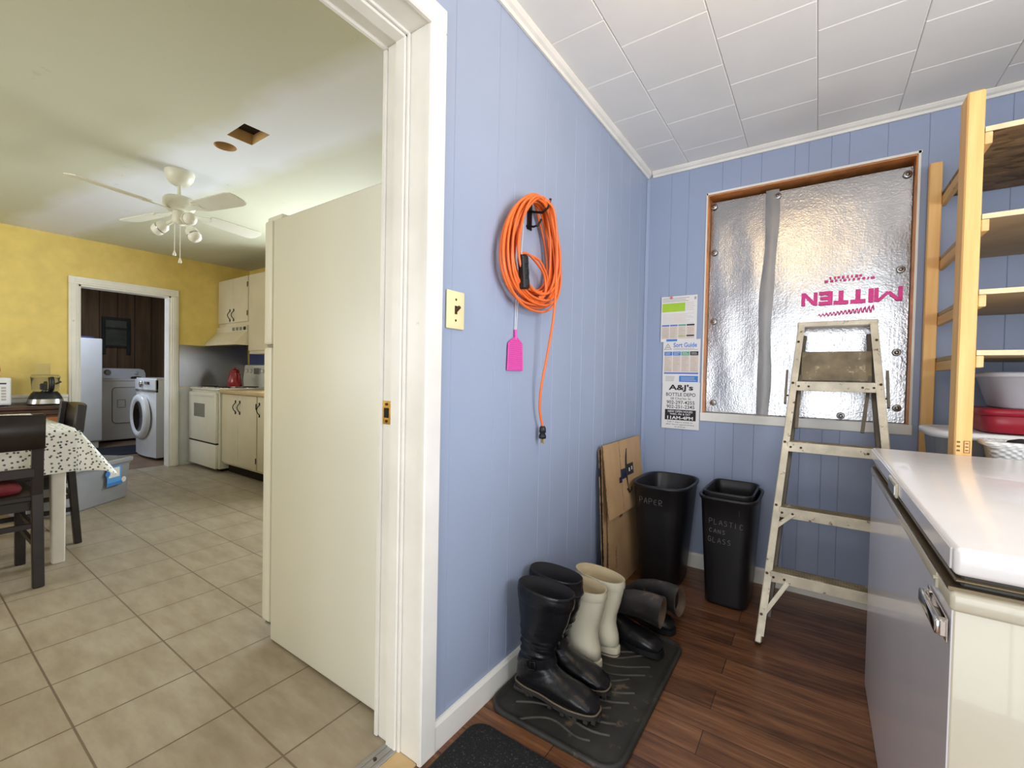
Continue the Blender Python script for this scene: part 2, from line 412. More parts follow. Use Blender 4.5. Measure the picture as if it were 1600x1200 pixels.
# ------------------------------------------------------------------ the setting
H = 2.3; WY = 2.722; XF = -4.9; TH = -.16
def groove_wall(axis, const, thick, spans, mat, gr):
    """panelled wall: V grooves cut in its face. axis 'y' -> face at x=const (room on +x); axis 'x' -> face at y=const (room on -y)"""
    mb = MB()
    for a0, a1, z0, z1 in spans:
        prof = [(a0, 0)]
        for g in gr:
            if a0 + .01 < g < a1 - .01: prof += [(g - .0018, 0), (g, .0022), (g + .0018, 0)]
        prof.append((a1, 0))
        pts = prof + [(a1, thick), (a0, thick)]
        if axis == 'y': P = [(const - d, a, z0) for a, d in pts]
        else: P = [(a, const + d, z0) for a, d in pts]
        mb.poly(P, (0, 0, z1 - z0), mat)
    return mb
GL = [.972, 1.186, 1.285, 1.489, 1.58, 1.746, 1.846, 1.997, 2.108, 2.29, 2.42, 2.60, -.2, -.4, -.7, -1., -1.2]
OY0, OY1, OZ = .042, .862, 2.006
w = groove_wall('y', 0., .08, [(-1.6, OY0 - .012, 0, H), (OY1 + .012, WY, 0, H), (OY0 - .012, OY1 + .012, OZ + .012, H)], 'blue', GL)
# kitchen face of the same partition
for a0, a1, z0, z1 in [(-2., OY0 - .012, 0, H), (OY1 + .012, WY, 0, H), (OY0 - .012, OY1 + .012, OZ + .012, H)]:
    w.box((TH, a0, z0), (-.08, a1, z1), 'yellow')
struct(w, 'wall_left', 'blue panelled wall with the kitchen doorway')
GB = [.14, .236, .41, .50, .596, .742, .80, .891, .96, 1.10, 1.24, 1.36, 1.49, 1.62, 1.80, 1.95, 2.1, 2.25]
WX0, WX1, WZ0, WZ1 = .338, 1.207, .872, 2.102
w = groove_wall('x', WY, .14, [(0, WX0, 0, H), (WX1, 2.4, 0, H), (WX0, WX1, 0, WZ0), (WX0, WX1, WZ1, H)], 'blue_back', GB)
w.box((WX0 - .02, WY + .125, WZ0 - .02), (WX1 + .02, WY + .14, WZ1 + .02), 'dark_hole')
struct(w, 'wall_back', 'blue panelled wall with the boarded window')
w = MB()
for a0, a1, z0, z1 in ((-1.6, .06, 0, H), (1.38, WY + .14, 0, H), (.06, 1.38, 0, .69), (.06, 1.38, 2.06, H)): w.box((2.4, a0, z0), (2.5, a1, z1), 'blue_back')
struct(w, 'wall_right')
def win(name, c, half, axis):
    """plain white window frame with one mullion set in a wall opening; c centre, half sizes along the wall and up"""
    m = MB(); a, b = half; T = (Matrix.Translation(c) if axis == 'x' else Matrix.Translation(c) @ Matrix.Rotation(PI / 2, 4, 'Z'))
    for lo, hi in (((-a, -.03, -b), (-a + .035, .03, b)), ((a - .035, -.03, -b), (a, .03, b)), ((-a, -.03, -b), (a, .03, -b + .035)), ((-a, -.03, b - .035), (a, .03, b)), ((-.012, -.02, -b + .03), (.012, .02, b - .03))): m.box(lo, hi, 'white', .003, mx=T)
    struct(m, name)
win('window_2', (2.45, .72, 1.375), (.66, .685), 'y'); win('window_3', (-2.55, WY + .05, 1.55), (.55, .45), 'x'); win('added_window_4', (-2.75, -2.05, 1.475), (1.15, .575), 'x'); win('added_window_5', (-5.40, .35, 1.45), (.34, .54), 'x')  # last two are unseen, added as openings for fill light
win('door_3', (.925, -1.65, 1.05), (.825, 1.05), 'x')
w = MB(); w.box((-.08, -1.7, 0), (.1, -1.6, H), 'blue_back'); w.box((1.75, -1.7, 0), (2.5, -1.6, H), 'blue_back'); w.box((.1, -1.7, 2.1), (1.75, -1.6, H), 'blue_back')
w.box((.1, -1.74, 0), (1.75, -1.72, 2.1), 'white')
struct(w, 'wall_front')
struct(MB().box((-.08, -1.7, -.05), (2.5, WY + .14, 0), 'wood_floor'), 'floor', 'dark brown laminate plank floor')
struct(MB().box((XF - .12, -2.1, -.05), (-.08, WY + .14, -.0005), 'tile'), 'floor_kitchen', 'beige stone tile floor')
struct(MB().box((-8.3, .3, -.05), (XF - .12, WY + .14, -.0005), 'lam_floor'), 'floor_laundry')
# porch tile ceiling
c = MB(); c.box((-.08, -1.7, H + .006), (2.5, WY + .14, H + .06), 'ctile')
x = .235 - .2985; col = 0
while x < 2.45:
    y = (1.465 if col % 2 == 0 else 1.62) - .308 * 11
    while y < WY:
        lo = (max(x, -.0) + .0006, max(y, -1.6) + .0006, H); hi = (min(x + .2985, 2.4) - .0006, min(y + .308, WY) - .0006, H + .012)
        if hi[0] - lo[0] > .02 and hi[1] - lo[1] > .02: c.box(lo, hi, 'ctile', .0028)
        y += .308
    x += .2985; col += 1
struct(c, 'ceiling', 'square fibre tile ceiling of the porch')
# kitchen ceiling with a rectangular and a round opening
c = MB(); hx0, hx1, hy0, hy1 = -1.68, -1.49, 1.08, 1.207
rcx, rcy, rr = -1.82, 1.132, .055
X0, X1, Y0, Y1 = XF, TH, -2., WY
qx = -1.73
c.quad((hx1, Y0, H), (X1, Y0, H), (X1, Y1, H), (hx1, Y1, H), 'kceil')
c.quad((qx, Y0, H), (hx1, Y0, H), (hx1, hy0, H), (qx, hy0, H), 'kceil'); c.quad((qx, hy1, H), (hx1, hy1, H), (hx1, Y1, H), (qx, Y1, H), 'kceil')
c.quad((qx, hy0, H), (hx0, hy0, H), (hx0, hy1, H), (qx, hy1, H), 'kceil')
sx0 = -1.91; n = 32
c.quad((X0, Y0, H), (sx0, Y0, H), (sx0, Y1, H), (X0, Y1, H), 'kceil')
c.quad((sx0, Y0, H), (qx, Y0, H), (qx, rcy - .09, H), (sx0, rcy - .09, H), 'kceil'); c.quad((sx0, rcy + .09, H), (qx, rcy + .09, H), (qx, Y1, H), (sx0, Y1, H), 'kceil')
outer = []; inner = []
for k in range(n):
    a = 2 * PI * k / n; ca, sa = math.cos(a), math.sin(a); m = max(abs(ca), abs(sa))
    outer.append(V((rcx + .09 * ca / m, rcy + .09 * sa / m, H))); inner.append(V((rcx + rr * ca, rcy + rr * sa, H)))
c.loft([outer, inner], 'kceil', smooth=False); c.loft([inner, [p + V((0, 0, .05)) for p in inner]], 'fringe', cap1=True)
hl = [(hx0, hy0), (hx1, hy0), (hx1, hy1), (hx0, hy1)]
c.loft([[V((a, b, H)) for a, b in hl], [V((a, b, H + .08)) for a, b in hl]], 'fringe', smooth=False)
c.quad(*[(a, b, H + .08) for a, b in hl], 'jamb_wood'); c.box((hx0 + .02, hy0 + .05, H + .05), (hx0 + .12, hy1 - .0, H + .079), 'dark_hole')
struct(c, 'ceiling_kitchen', 'cream kitchen ceiling with cut openings')
# kitchen far wall (yellow over wainscot) with laundry doorway
LY0, LY1, LZ = 1.145, 1.892, 1.862
w = MB()
for a0, a1, z0, z1, m in [(-2., LY0, .80, H, 'yellow'), (-2., LY0, 0, .80, 'wainscot'), (LY1, WY, .872, H, 'yellow'), (LY1, WY, 0, .872, 'wainscot'), (LY0, LY1, LZ, H, 'yellow')]:
    w.box((XF - .12, a0, z0), (XF, a1, z1), m)
struct(w, 'wall_kitchen_far', 'yellow kitchen wall with the laundry doorway')
w = MB(); w.box((XF - .12, WY, 0), (-3.1, WY + .14, H), 'yellow'); w.box((-2., WY, 0), (TH + .08, WY + .14, H), 'yellow'); w.box((XF + .01, WY - .0015, .6), (-3.1, WY + .01, 1.34), 'indigo'); w.box((-3.1, WY, 0), (-2., WY + .14, 1.1), 'yellow'); w.box((-3.1, WY, 2.0), (-2., WY + .14, H), 'yellow')
w.box((-3.1, WY + .12, 1.1), (-2., WY + .14, 2.), 'white')
struct(w, 'wall_kitchen_back')
w = MB(); w.box((XF - .12, -2.1, 0), (-3.9, -2., H), 'yellow'); w.box((-1.6, -2.1, 0), (TH + .08, -2., H), 'yellow'); w.box((-3.9, -2.1, 0), (-1.6, -2., .9), 'yellow'); w.box((-3.9, -2.1, 2.05), (-1.6, -2., H), 'yellow')
w.box((-3.9, -2.12, .9), (-1.6, -2.1, 2.05), 'white')
struct(w, 'wall_kitchen_front')
# laundry shell
struct(MB().box((-8.3, .3, 0), (-8.2, WY + .14, H), 'panel'), 'wall_laundry_far', 'dark panelled laundry wall')
struct(MB().box((-8.2, 2.70, 0), (XF - .12, WY + .14, H), 'panel'), 'wall_laundry_back')
w = MB()
for a0, a1, z0, z1 in ((-8.2, -5.74, 0, H), (-5.06, XF - .12, 0, H), (-5.74, -5.06, 0, .91), (-5.74, -5.06, 1.99, H)): w.box((a0, .3, z0), (a1, .4, z1), 'panel')
struct(w, 'wall_laundry_front')
m = MB(); m.lathe([(.055, H), (.055, H - .02), (.03, H - .035), (.03, H - .06), (.0, H - .06)], (.70, 1.18, 0), 'white', 20); struct(m, 'unseen_light_fixture')
m = MB(); m.box((-6.5, 1.0, H - .025), (-6.0, 1.5, H), 'white', .005); struct(m, 'unseen_light_fixture')  # laundry plate is unseen, added as a body for the fill lamp
struct(MB().box((-8.3, .3, H), (XF - .12, WY + .14, H + .05), 'white'), 'ceiling_laundry')
# laundry casing
t = MB()
def casing_x(mb, x, y0, y1, z1, w, d, mat):
    for a, b in ((y0 - w, y0), (y1, y1 + w)):
        mb.box((x, a, 0), (x + d, b, z1), mat, .004); mb.box((x, a + .018, 0), (x + d + .006, b - .018, z1), mat, .003)
    mb.box((x, y0 - w, z1), (x + d, y1 + w, z1 + w), mat, .004); mb.box((x, y0 - .03, z1 + .018), (x + d + .006, y1 + .03, z1 + w - .018), mat, .003)
casing_x(t, XF + .001, LY0, LY1, LZ, .072, .016, 'white_trim')
t.box((XF - .125, LY0 - .001, 0), (XF + .004, LY0 + .016, LZ), 'white_trim'); t.box((XF - .125, LY1 - .016, 0), (XF + .004, LY1 + .001, LZ), 'white_trim'); t.box((XF - .125, LY0, LZ - .016), (XF + .004, LY1, LZ + .001), 'white_trim')
struct(t, 'door_2', 'white cased doorway into the laundry')
t = MB(); t.box((XF + .001, -2., .785), (XF + .022, LY0 - .074, .815), 'white_trim', .004); t.box((XF + .001, -2., .745), (XF + .012, LY0 - .074, .785), 'white_trim', .003)
struct(t, 'trim_1', 'white chair rail on the yellow wall')
# main doorway jamb and casing
t = MB(); J = 'white_trim'
for (a, b, sg) in ((OY1, OY1 + .02, 1), (OY0 - .02, OY0, -1)):
    t.box((-.162, a, 0), (.002, b, OZ), J, .002)
    st = (a - .012, a + .001) if sg == 1 else (b - .001, b + .012)
    t.box((-.118, st[0], 0), (-.078, st[1], OZ), J, .003); t.box((-.078, st[0] + (.005 if sg == 1 else 0), 0), (-.066, st[1] - (0 if sg == 1 else .005), OZ), J, .003)
    for xa, xb in ((.001, .017), (-.178, -.161)):
        ca = (a - .006, a + .056) if sg == 1 else (b - .056, b + .006)
        t.box((xa, ca[0], 0), (xb, ca[1], OZ - .0065), J, .004)
t.box((-.162, OY0 - .02, OZ), (.002, OY1 + .02, OZ + .02), J, .002); t.box((-.118, OY0, OZ - .012), (-.078, OY1, OZ + .001), J, .003); t.box((-.078, OY0, OZ - .007), (-.066, OY1, OZ + .001), J, .003)
for xa, xb in ((.001, .017), (-.178, -.161)): t.box((xa, OY0 - .056, OZ - .006), (xb, OY1 + .056, OZ + .058), J, .004)
dj = struct(t, 'door_1', 'white painted doorway frame between porch and kitchen')
k = MB(); k.box((-.160, OY1 - .003, .925), (-.122, OY1 + .001, .992), 'brass', .001); part(k, 'strike_plate', dj, 'brass strike plate')
k = MB(); k.box((-.152, OY1 - .0045, .944), (-.134, OY1 - .0025, .972), 'dark_hole'); k.cyl((-.143, OY1 - .006, .983), (-.143, OY1 - .002, .983), .004, 'rivet', n=10); k.cyl((-.143, OY1 - .006, .934), (-.143, OY1 - .002, .934), .004, 'rivet', n=10)
part(k, 'latch_hole', dj)
t = MB(); t.box((-.125, OY0, -.002), (-.075, OY1 - .001, .006), 'alu', .003); t.box((-.112, OY0, .005), (-.108, OY1 - .001, .0075), 'alu'); t.box((-.092, OY0, .005), (-.088, OY1 - .001, .0075), 'alu')
for yy in (.1, .45, .80): t.cyl((-.1, yy, .006), (-.1, yy, .0085), .005, 'rivet', n=10)
t.box((-.075, OY0, -.002), (-.0, OY1 - .001, .003), 'fringe', .001)
struct(t, 'trim_2', 'grey metal threshold strip')
# baseboards
def base_prof(mb, p0, p1, out, h, d, mat):
    p0 = V(p0); p1 = V(p1); o = V(out)
    prof = [(0, 0), (d, 0), (d, h - .012), (d * .55, h), (0, h)]
    mb.poly([p0 + o * a + V((0, 0, b)) for a, b in prof], p1 - p0, mat)
struct((lambda m: (base_prof(m, (.001, OY1 + .057, 0), (.001, WY - .013, 0), (1, 0, 0), .083, .012, 'white_trim'), m)[1])(MB()), 'baseboard_left')
struct((lambda m: (base_prof(m, (.001, WY - .001, 0), (2.39, WY - .001, 0), (0, -1, 0), .083, .012, 'white_trim'), m)[1])(MB()), 'baseboard_back')
def crown(name, p0, p1, out):
    m = MB(); p0 = V(p0); o = V(out)
    prof = [(0, 0), (.008, 0), (.012, .010), (.022, .016), (.030, .026), (.030, .031), (0, .031)]
    m.poly([p0 + o * a + V((0, 0, b)) for a, b in prof], V(p1) - p0, 'white_trim'); struct(m, name)
crown('trim_3', (.001, -1.59, H - .032), (.001, WY - .002, H - .032), (1, 0, 0))
crown('trim_4', (.033, WY - .001, H - .032), (2.39, WY - .001, H - .032), (0, -1, 0))
t = MB(); t.poly([(.0015, WY - .001, .084), (.016, WY - .001, .084), (.0015, WY - .016, .084)], (0, 0, H - .12), 'blue_back'); struct(t, 'trim_5', 'blue corner moulding')

# window: thin white casing, stained jamb, painted sill strip
t = MB()
for a, b, z0, z1 in ((WX0 - .006, WX0 + .001, WZ0 - .03, WZ1 + .012), (WX1 - .001, WX1 + .008, WZ0 - .03, WZ1 + .012)): t.box((a, WY - .004, z0), (b, WY + .002, z1), 'white_trim')
t.box((WX0 - .01, WY - .004, WZ1 - .001), (WX1 + .012, WY + .002, WZ1 + .010), 'white_trim')
t.box((WX0 - .01, WY - .008, WZ0 - .035), (WX1 + .012, WY + .003, WZ0 + .012), 'white_trim', .003)
t.box((WX0 + .001, WY + .003, WZ0 + .0), (WX1 - .001, WY + .119, WZ0 + .012), 'white_trim')
wn = struct(t, 'window_1', 'boarded up window opening in the blue wall')
t = MB()
t.box((WX0 + .001, WY + .003, WZ0 + .013), (WX0 + .006, WY + .119, WZ1 - .001), 'jamb_wood'); t.box((WX1 - .006, WY + .003, WZ0 + .013), (WX1 - .001, WY + .119, WZ1 - .001), 'jamb_wood'); t.box((WX0 + .006, WY + .003, WZ1 - .007), (WX1 - .006, WY + .119, WZ1 - .001), 'jamb_wood')
part(t, 'window_frame', wn, 'orange stained wooden window frame')

# ------------------------------------------------------------------ foil board in the window
FY = WY + .062
fb = thing('insulation_board', 'silver foil faced insulation board filling the window opening', 'insulation board', (.77, FY, WZ0 + .013))
m = MB()
def foil_sheet(x0, x1, z0, z1, y, nx=36, nz=50, amp=.0025):
    vs = []; fs = []
    for j in range(nz + 1):
        for i in range(nx + 1):
            u = i / nx; v_ = j / nz; e = min(1, 8 * min(u, 1 - u, v_, 1 - v_))
            vs.append((x0 + (x1 - x0) * u, y + e * amp * (math.sin(u * 9 + v_ * 5) * .5 + math.sin(v_ * 13 - u * 4) * .4 + random.uniform(-.25, .25)), z0 + (z1 - z0) * v_))
    for j in range(nz):
        for i in range(nx): fs.append((j * (nx + 1) + i, j * (nx + 1) + i + 1, (j + 1) * (nx + 1) + i + 1, (j + 1) * (nx + 1) + i))
    m.add(vs, fs, 'foil', True)
foil_sheet(.347, .612, .887, 2.075, FY, 14, 50); foil_sheet(.608, 1.198, .887, 2.070, FY - .003, 34, 50)
m.box((.347, FY + .008, .887), (1.198, FY + .030, 2.075), 'foil')
part(m, 'foil_panel', fb)
m = MB(); ring = []
for j in range(30):
    v_ = j / 29; z = 2.082 - v_ * 1.205; xc = .645 - .022 * v_ + .006 * math.sin(v_ * 9); hw = .030 + .003 * math.sin(v_ * 17); o = .0015 * math.sin(v_ * 40)
    ring.append([V((xc - hw, FY - .010 + o, z)), V((xc - hw * .3, FY - .014 - o, z)), V((xc + hw * .4, FY - .013 + o, z)), V((xc + hw, FY - .009, z))])
m.loft(ring, 'tape', closed=False); part(m, 'duct_tape', fb, 'grey duct tape strip')
for (x, z) in ((1.178, 2.035), (.668, 2.045), (1.166, 1.60), (1.162, 1.215), (1.170, .955), (.963, .905), (.362, 2.05), (.370, 1.79), (.376, 1.40), (.385, .94)):
    k = MB(); k.lathe([(.017, 0), (.017, -.003), (.012, -.005), (.007, -.004), (.007, -.008), (.002, -.009)], (x, FY - .008, z), 'steel', 16, 'y'); part(k, 'washer_screw', fb)
k = MB(); mx = FX((.99, FY - .0135, 1.489), (-1, 0, 0), (0, 0, -1))
BL = {'M': [((0, 0), (0, 1), .2), ((1, 0), (1, 1), .2), ((.06, .96), (.5, .34), .18), ((.94, .96), (.5, .34), .18)], 'I': [((.5, 0), (.5, 1), .26)], 'T': [((.5, 0), (.5, 1), .24), ((0, .88), (1, .88), .24)],
      'E': [((.12, 0), (.12, 1), .24), ((.1, .12), (1, .12), .24), ((.1, .5), (.9, .5), .2), ((.1, .88), (1, .88), .24)], 'N': [((.1, 0), (.1, 1), .2), ((.9, 0), (.9, 1), .2), ((.12, .95), (.88, .05), .2)]}
xx = -.178; q_ = 0
for ch, cw in (('M', .086), ('I', .024), ('T', .058), ('T', .058), ('E', .052), ('N', .064)):
    for (a0, b0), (a1, b1), th_ in BL[ch]:
        th_ = th_ * (.080 if ch not in 'I' else .075); pa = V((xx + a0 * cw, (b0 - .5) * .066, 0)); pb = V((xx + a1 * cw, (b1 - .5) * .066, 0)); d_ = (pb - pa).normalized(); n_2 = V((-d_.y, d_.x, 0)) * th_ / 2; q_ += 1
        k.add([mx @ (p_ + V((0, 0, .0008 + .00012 * q_))) for p_ in (pa - n_2, pb - n_2, pb + n_2, pa + n_2)], [(0, 1, 2, 3)], 'mag')
    xx += cw + .0075
part(k, 'printed_word', fb, 'upside down magenta printing')
k = MB()
for x0, x1, z in ((.88, 1.08, 1.575), (.90, 1.02, 1.59)):
    x = x0
    while x < x1:
        w_ = random.uniform(.006, .016); k.quad((x, FY - .0135, z - .006), (x + w_, FY - .0135, z - .006), (x + w_, FY - .0135, z + .004), (x, FY - .0135, z + .004), 'mag'); x += w_ + random.uniform(.004, .012)
part(k, 'printed_small_text', fb)
k = MB(); pts = []
for i in range(60):
    u = i / 59; pts.append((.86 + .215 * u, FY - .014, 1.405 + .02 * u + .013 * math.sin(i * 1.55) * (.5 + u)))
k.tube(pts, .0024, 'mag', 5); part(k, 'printed_script', fb)

# ------------------------------------------------------------------ things on the blue wall
sw = thing('light_switch', 'ivory single toggle light switch plate beside the door casing', 'switch', (.001, .982, 1.259))
m = MB(); m.box((.0012, .944, 1.204), (.0072, 1.021, 1.314), 'ivory', .003, seg=2); part(m, 'plate', sw)
m = MB(); m.box((.006, .977, 1.247), (.0085, .987, 1.271), 'brown_toggle'); m.bar((.007, .982, 1.256), (.022, .982, 1.268), .008, .008, 'brown_toggle', bev=.001); part(m, 'toggle', sw, 'dark brown toggle')
for z in (1.289, 1.229):
    m = MB(); m.lathe([(.0035, 0), (.0035, .001), (.001, .002)], (.0072, .982, z), 'rivet', 10, 'x'); part(m, 'screw', sw)

hk = MB(); hk.tube([(.001, 1.385, 1.668), (.02, 1.385, 1.662), (.05, 1.388, 1.655), (.072, 1.39, 1.668), (.08, 1.395, 1.70)], .0045, 'black_metal', 8)
hk.tube([(.001, 1.365, 1.61), (.03, 1.365, 1.602), (.045, 1.372, 1.607), (.05, 1.385, 1.63)], .004, 'black_metal', 8); hk.box((.001, 1.366, 1.60), (.0045, 1.396, 1.70), 'black_metal', .001)
tag(hk.build('wall_hook'), 'black metal hook on the blue wall holding the orange cord', 'hook')

ec = thing('extension_cord', 'coiled orange extension cord hanging from the hook on the blue wall', 'extension cord', (.03, 1.35, 1.28))
m = MB(); rnd = random.Random(3); pts = []
loops = 20; prev = None
for L in range(loops):
    big = rnd.random() ** .8
    tz = 1.697 - .016 * rnd.random(); ty = 1.345 + rnd.uniform(-.02, .035)
    bz = 1.282 + (1 - big) * .13 + rnd.uniform(0, .02); by = 1.365 + rnd.uniform(-.035, .05)
    Al = .085 + .150 * big * rnd.uniform(.8, 1.05); Ar = .10 + .11 * big * rnd.uniform(.7, 1.05); xo = .012 + .05 * (L / loops) + rnd.uniform(-.004, .004)
    cur = (tz, ty, bz, by, Al, Ar, xo)
    if prev is None: prev = cur
    for i in range(44):
        u = i / 44; th = 2 * PI * u
        q = [p_ + (c_ - p_) * (u * u * (3 - 2 * u)) for p_, c_ in zip(prev, cur)]
        vz = (1 - math.cos(th)) / 2
        yc = q[1] + (q[3] - q[1]) * vz; A = q[4] if th < PI else q[5]
        yy = yc - A * math.copysign(abs(math.sin(th)) ** .85, math.sin(th)) * (.72 + .38 * vz)
        zz = q[0] + (q[2] - q[0]) * vz
        xx = q[6] + .018 * math.exp(-vz * 9) + .003 * math.sin(th * 3 + L)
        pts.append((max(.0175, xx), yy, zz))
    prev = cur
tail = [(.078, 1.385, 1.683), (.088, 1.405, 1.66), (.088, 1.43, 1.58), (.086, 1.438, 1.45), (.08, 1.437, 1.30), (.06, 1.434, 1.16), (.04, 1.428, 1.04), (.03, 1.436, .95), (.028, 1.462, .885)]
pts += [(.07, 1.36, 1.69)]
def smooth(P, k=6):
    P = [V(p) for p in P]; out = []
    for i in range(len(P) - 1):
        a = P[max(i - 1, 0)]; b = P[i]; c_ = P[i + 1]; d = P[min(i + 2, len(P) - 1)]
        for j in range(k):
            t_ = j / k; out.append(.5 * ((2 * b) + (c_ - a) * t_ + (2 * a - 5 * b + 4 * c_ - d) * t_ ** 2 + (3 * b - a - 3 * c_ + d) * t_ ** 3))
    return out + [P[-1]]
m.tube(pts + smooth(tail), .0046, 'orange', 7)
# a bunched inner length around the outlet block
inner = [(.07, 1.24, 1.475), (.06, 1.30, 1.48), (.054, 1.39, 1.45), (.05, 1.42, 1.42), (.05, 1.425, 1.38), (.054, 1.40, 1.355), (.056, 1.37, 1.35), (.05, 1.41, 1.365), (.046, 1.44, 1.40), (.05, 1.43, 1.44), (.054, 1.37, 1.48), (.05, 1.31, 1.485)]
m.tube(smooth(inner), .0046, 'orange', 7)
part(m, 'cord', ec)
m = MB(); T = Matrix.Translation((.058, 1.262, 1.418)) @ Euler((math.radians(8), 0, 0)).to_matrix().to_4x4()
m.box((-.013, -.017, -.056), (.013, .017, .056), 'black_plastic', .005, mx=T)
for z in (-.036, 0, .036): m.box((.0125, -.011, z - .012), (.0155, .011, z + .012), 'black_plastic', .002, mx=T)
ob = part(m, 'outlet_block', ec, 'dark grey triple outlet block')
m = MB(); m.lathe([(.008, .885), (.012, .878), (.013, .862), (.010, .858), (.014, .846), (.013, .838), (.004, .836)], (.028, 1.464, 0), 'black_plastic', 12); pg = part(m, 'plug', ec, 'black plug')
m = MB(); m.box((.024, 1.4585, .820), (.0265, 1.460, .838), 'brass'); m.box((.024, 1.468, .820), (.0265, 1.4695, .838), 'brass'); m.cyl((.032, 1.464, .838), (.032, 1.464, .818), .0022, 'brass', n=8); part(m, 'prongs', pg, 'metal prongs')

fs_ = thing('fly_swatter', 'pink plastic fly swatter hanging blade down below the orange cord', 'fly swatter', (.008, 1.3, 1.09))
m = MB(); m.poly([(.006, 1.252, 1.092), (.006, 1.347, 1.092), (.006, 1.340, 1.186), (.006, 1.310, 1.203), (.006, 1.290, 1.203), (.006, 1.256, 1.184)], (.0022, 0, 0), 'pink_mesh'); 
for a, b in (((1.252, 1.092), (1.347, 1.092)), ((1.347, 1.092), (1.340, 1.186)), ((1.340, 1.186), (1.31, 1.203)), ((1.29, 1.203), (1.256, 1.184)), ((1.256, 1.184), (1.252, 1.092))): m.tube([(.007, *a), (.007, *b)], .0022, 'pink', 6)
part(m, 'blade', fs_)
m = MB(); m.cyl((.0075, 1.299, 1.198), (.0075, 1.297, 1.232), .0055, 'pink', n=10); part(m, 'socket', fs_)
m = MB(); m.tube([(.0075, 1.293, 1.23), (.007, 1.30, 1.40), (.007, 1.322, 1.60), (.007, 1.331, 1.634), (.007, 1.335, 1.60), (.007, 1.314, 1.40), (.0075, 1.301, 1.23)], .0012, 'white', 6); part(m, 'handle', fs_, 'white wire handle')

# ------------------------------------------------------------------ papers by the window
def PX(x): return x
def rect(mb, x0, x1, z0, z1, mat, y): mb.quad((x0, y, z0), (x1, y, z0), (x1, y, z1), (x0, y, z1), mat)
def lines(mb, x0, x1, z0, z1, n, mat, y, rag=.25, t_=.35):
    dz = (z1 - z0) / n
    for i in range(n):
        zz = z1 - (i + .5) * dz; w_ = (x1 - x0) * (1 - rag * random.random()); rect(mb, x0, x0 + w_, zz - dz * t_ / 2, zz + dz * t_ / 2, mat, y)
Yp = WY - .0065
# upper sheet
m = MB(); rect(m, .102, .300, 1.287, 1.552, 'paper', Yp - .001); m.box((.102, Yp - .0008, 1.287), (.300, Yp - .0002, 1.552), 'paper'); y = Yp - .0016
rect(m, .108, .235, 1.462, 1.512, 'ink_green', y); lines(m, .108, .275, 1.518, 1.545, 3, 'ink_grey', y); lines(m, .240, .292, 1.465, 1.515, 5, 'ink_cream', y)
rect(m, .284, .294, 1.526, 1.542, 'ink_grey', y); lines(m, .112, .292, 1.392, 1.452, 8, 'ink_cream', y, .3)
for i, (mm, c2) in enumerate((('ink_navy', 'ink_cream'), ('ink_navy', 'ink_cream'), ('ink_teal', 'ink_cream'), ('ink', 'ink_cream'))):
    x0 = .108 + i * .046; rect(m, x0, x0 + .042, 1.378, 1.387, mm, y); rect(m, x0, x0 + .042, 1.305, 1.376, c2, y); lines(m, x0 + .003, x0 + .040, 1.312, 1.372, 7, 'ink_grey', y - .0003, .4, .18)
rect(m, .200, .242, 1.318, 1.322, 'ink_green', y - .0006); rect(m, .246, .288, 1.318, 1.325, 'ink', y - .0006); rect(m, .135, .196, 1.290, 1.302, 'ink_blue', y)
tag(m.build('recycling_notice'), 'topmost of three wall papers, with a lime green banner and coral pin', 'poster', 'papers pinned left of the window')
m = MB(); m.lathe([(.007, 0), (.0075, -.003), (.004, -.006), (.005, -.010)], (.158, Yp - .002, 1.545), 'pin_red', 14, 'y'); tag(m.build('push_pin'), 'coral push pin in the top paper', 'pin')
# sort guide sheet
m = MB(); m.box((.118, Yp + .0003, 1.046), (.322, Yp + .0009, 1.300), 'paper'); rect(m, .118, .322, 1.046, 1.300, 'paper', Yp + .0002); y = Yp - .0003
m.text('Sort Guide', .128, .026, 'ink_blue', FX((.240, y, 1.268), (1, 0, 0), (0, 0, 1)), 0., .02)
tri = [V((.145, y - .0004, 1.275)), V((.125, y - .0004, 1.243)), V((.165, y - .0004, 1.243))]
m.tube(tri, .0013, 'ink', 5, closed=True); m.tube([V((.137, y - .0004, 1.251)), V((.145, y - .0004, 1.258)), V((.153, y - .0004, 1.251))], .001, 'ink', 5)
lines(m, .175, .312, 1.236, 1.252, 2, 'ink_grey', y)
for i, mm in enumerate(('ink_blue', 'ink_blue', 'ink_teal', 'ink')):
    x0 = .126 + i * .0475; rect(m, x0, x0 + .044, 1.207, 1.230, mm, y); lines(m, x0 + .006, x0 + .040, 1.211, 1.227, 2, 'paper', y - .0003, .3, .25)
    rect(m, x0, x0 + .044, 1.112, 1.205, 'ink_cream', y); lines(m, x0 + .003, x0 + .042, 1.116, 1.203, 10, 'ink_grey', y - .0003, .5, .2)
rect(m, .126, .314, 1.100, 1.109, 'ink_navy', y); lines(m, .135, .19, 1.056, 1.088, 4, 'ink_grey', y); rect(m, .212, .314, 1.055, 1.090, 'ink_blue', y); lines(m, .222, .305, 1.060, 1.085, 3, 'paper', y - .0003, .3, .2)
tag(m.build('sort_guide'), 'middle of three wall papers, a sort guide with blue, green and dark columns', 'poster', 'papers pinned left of the window')
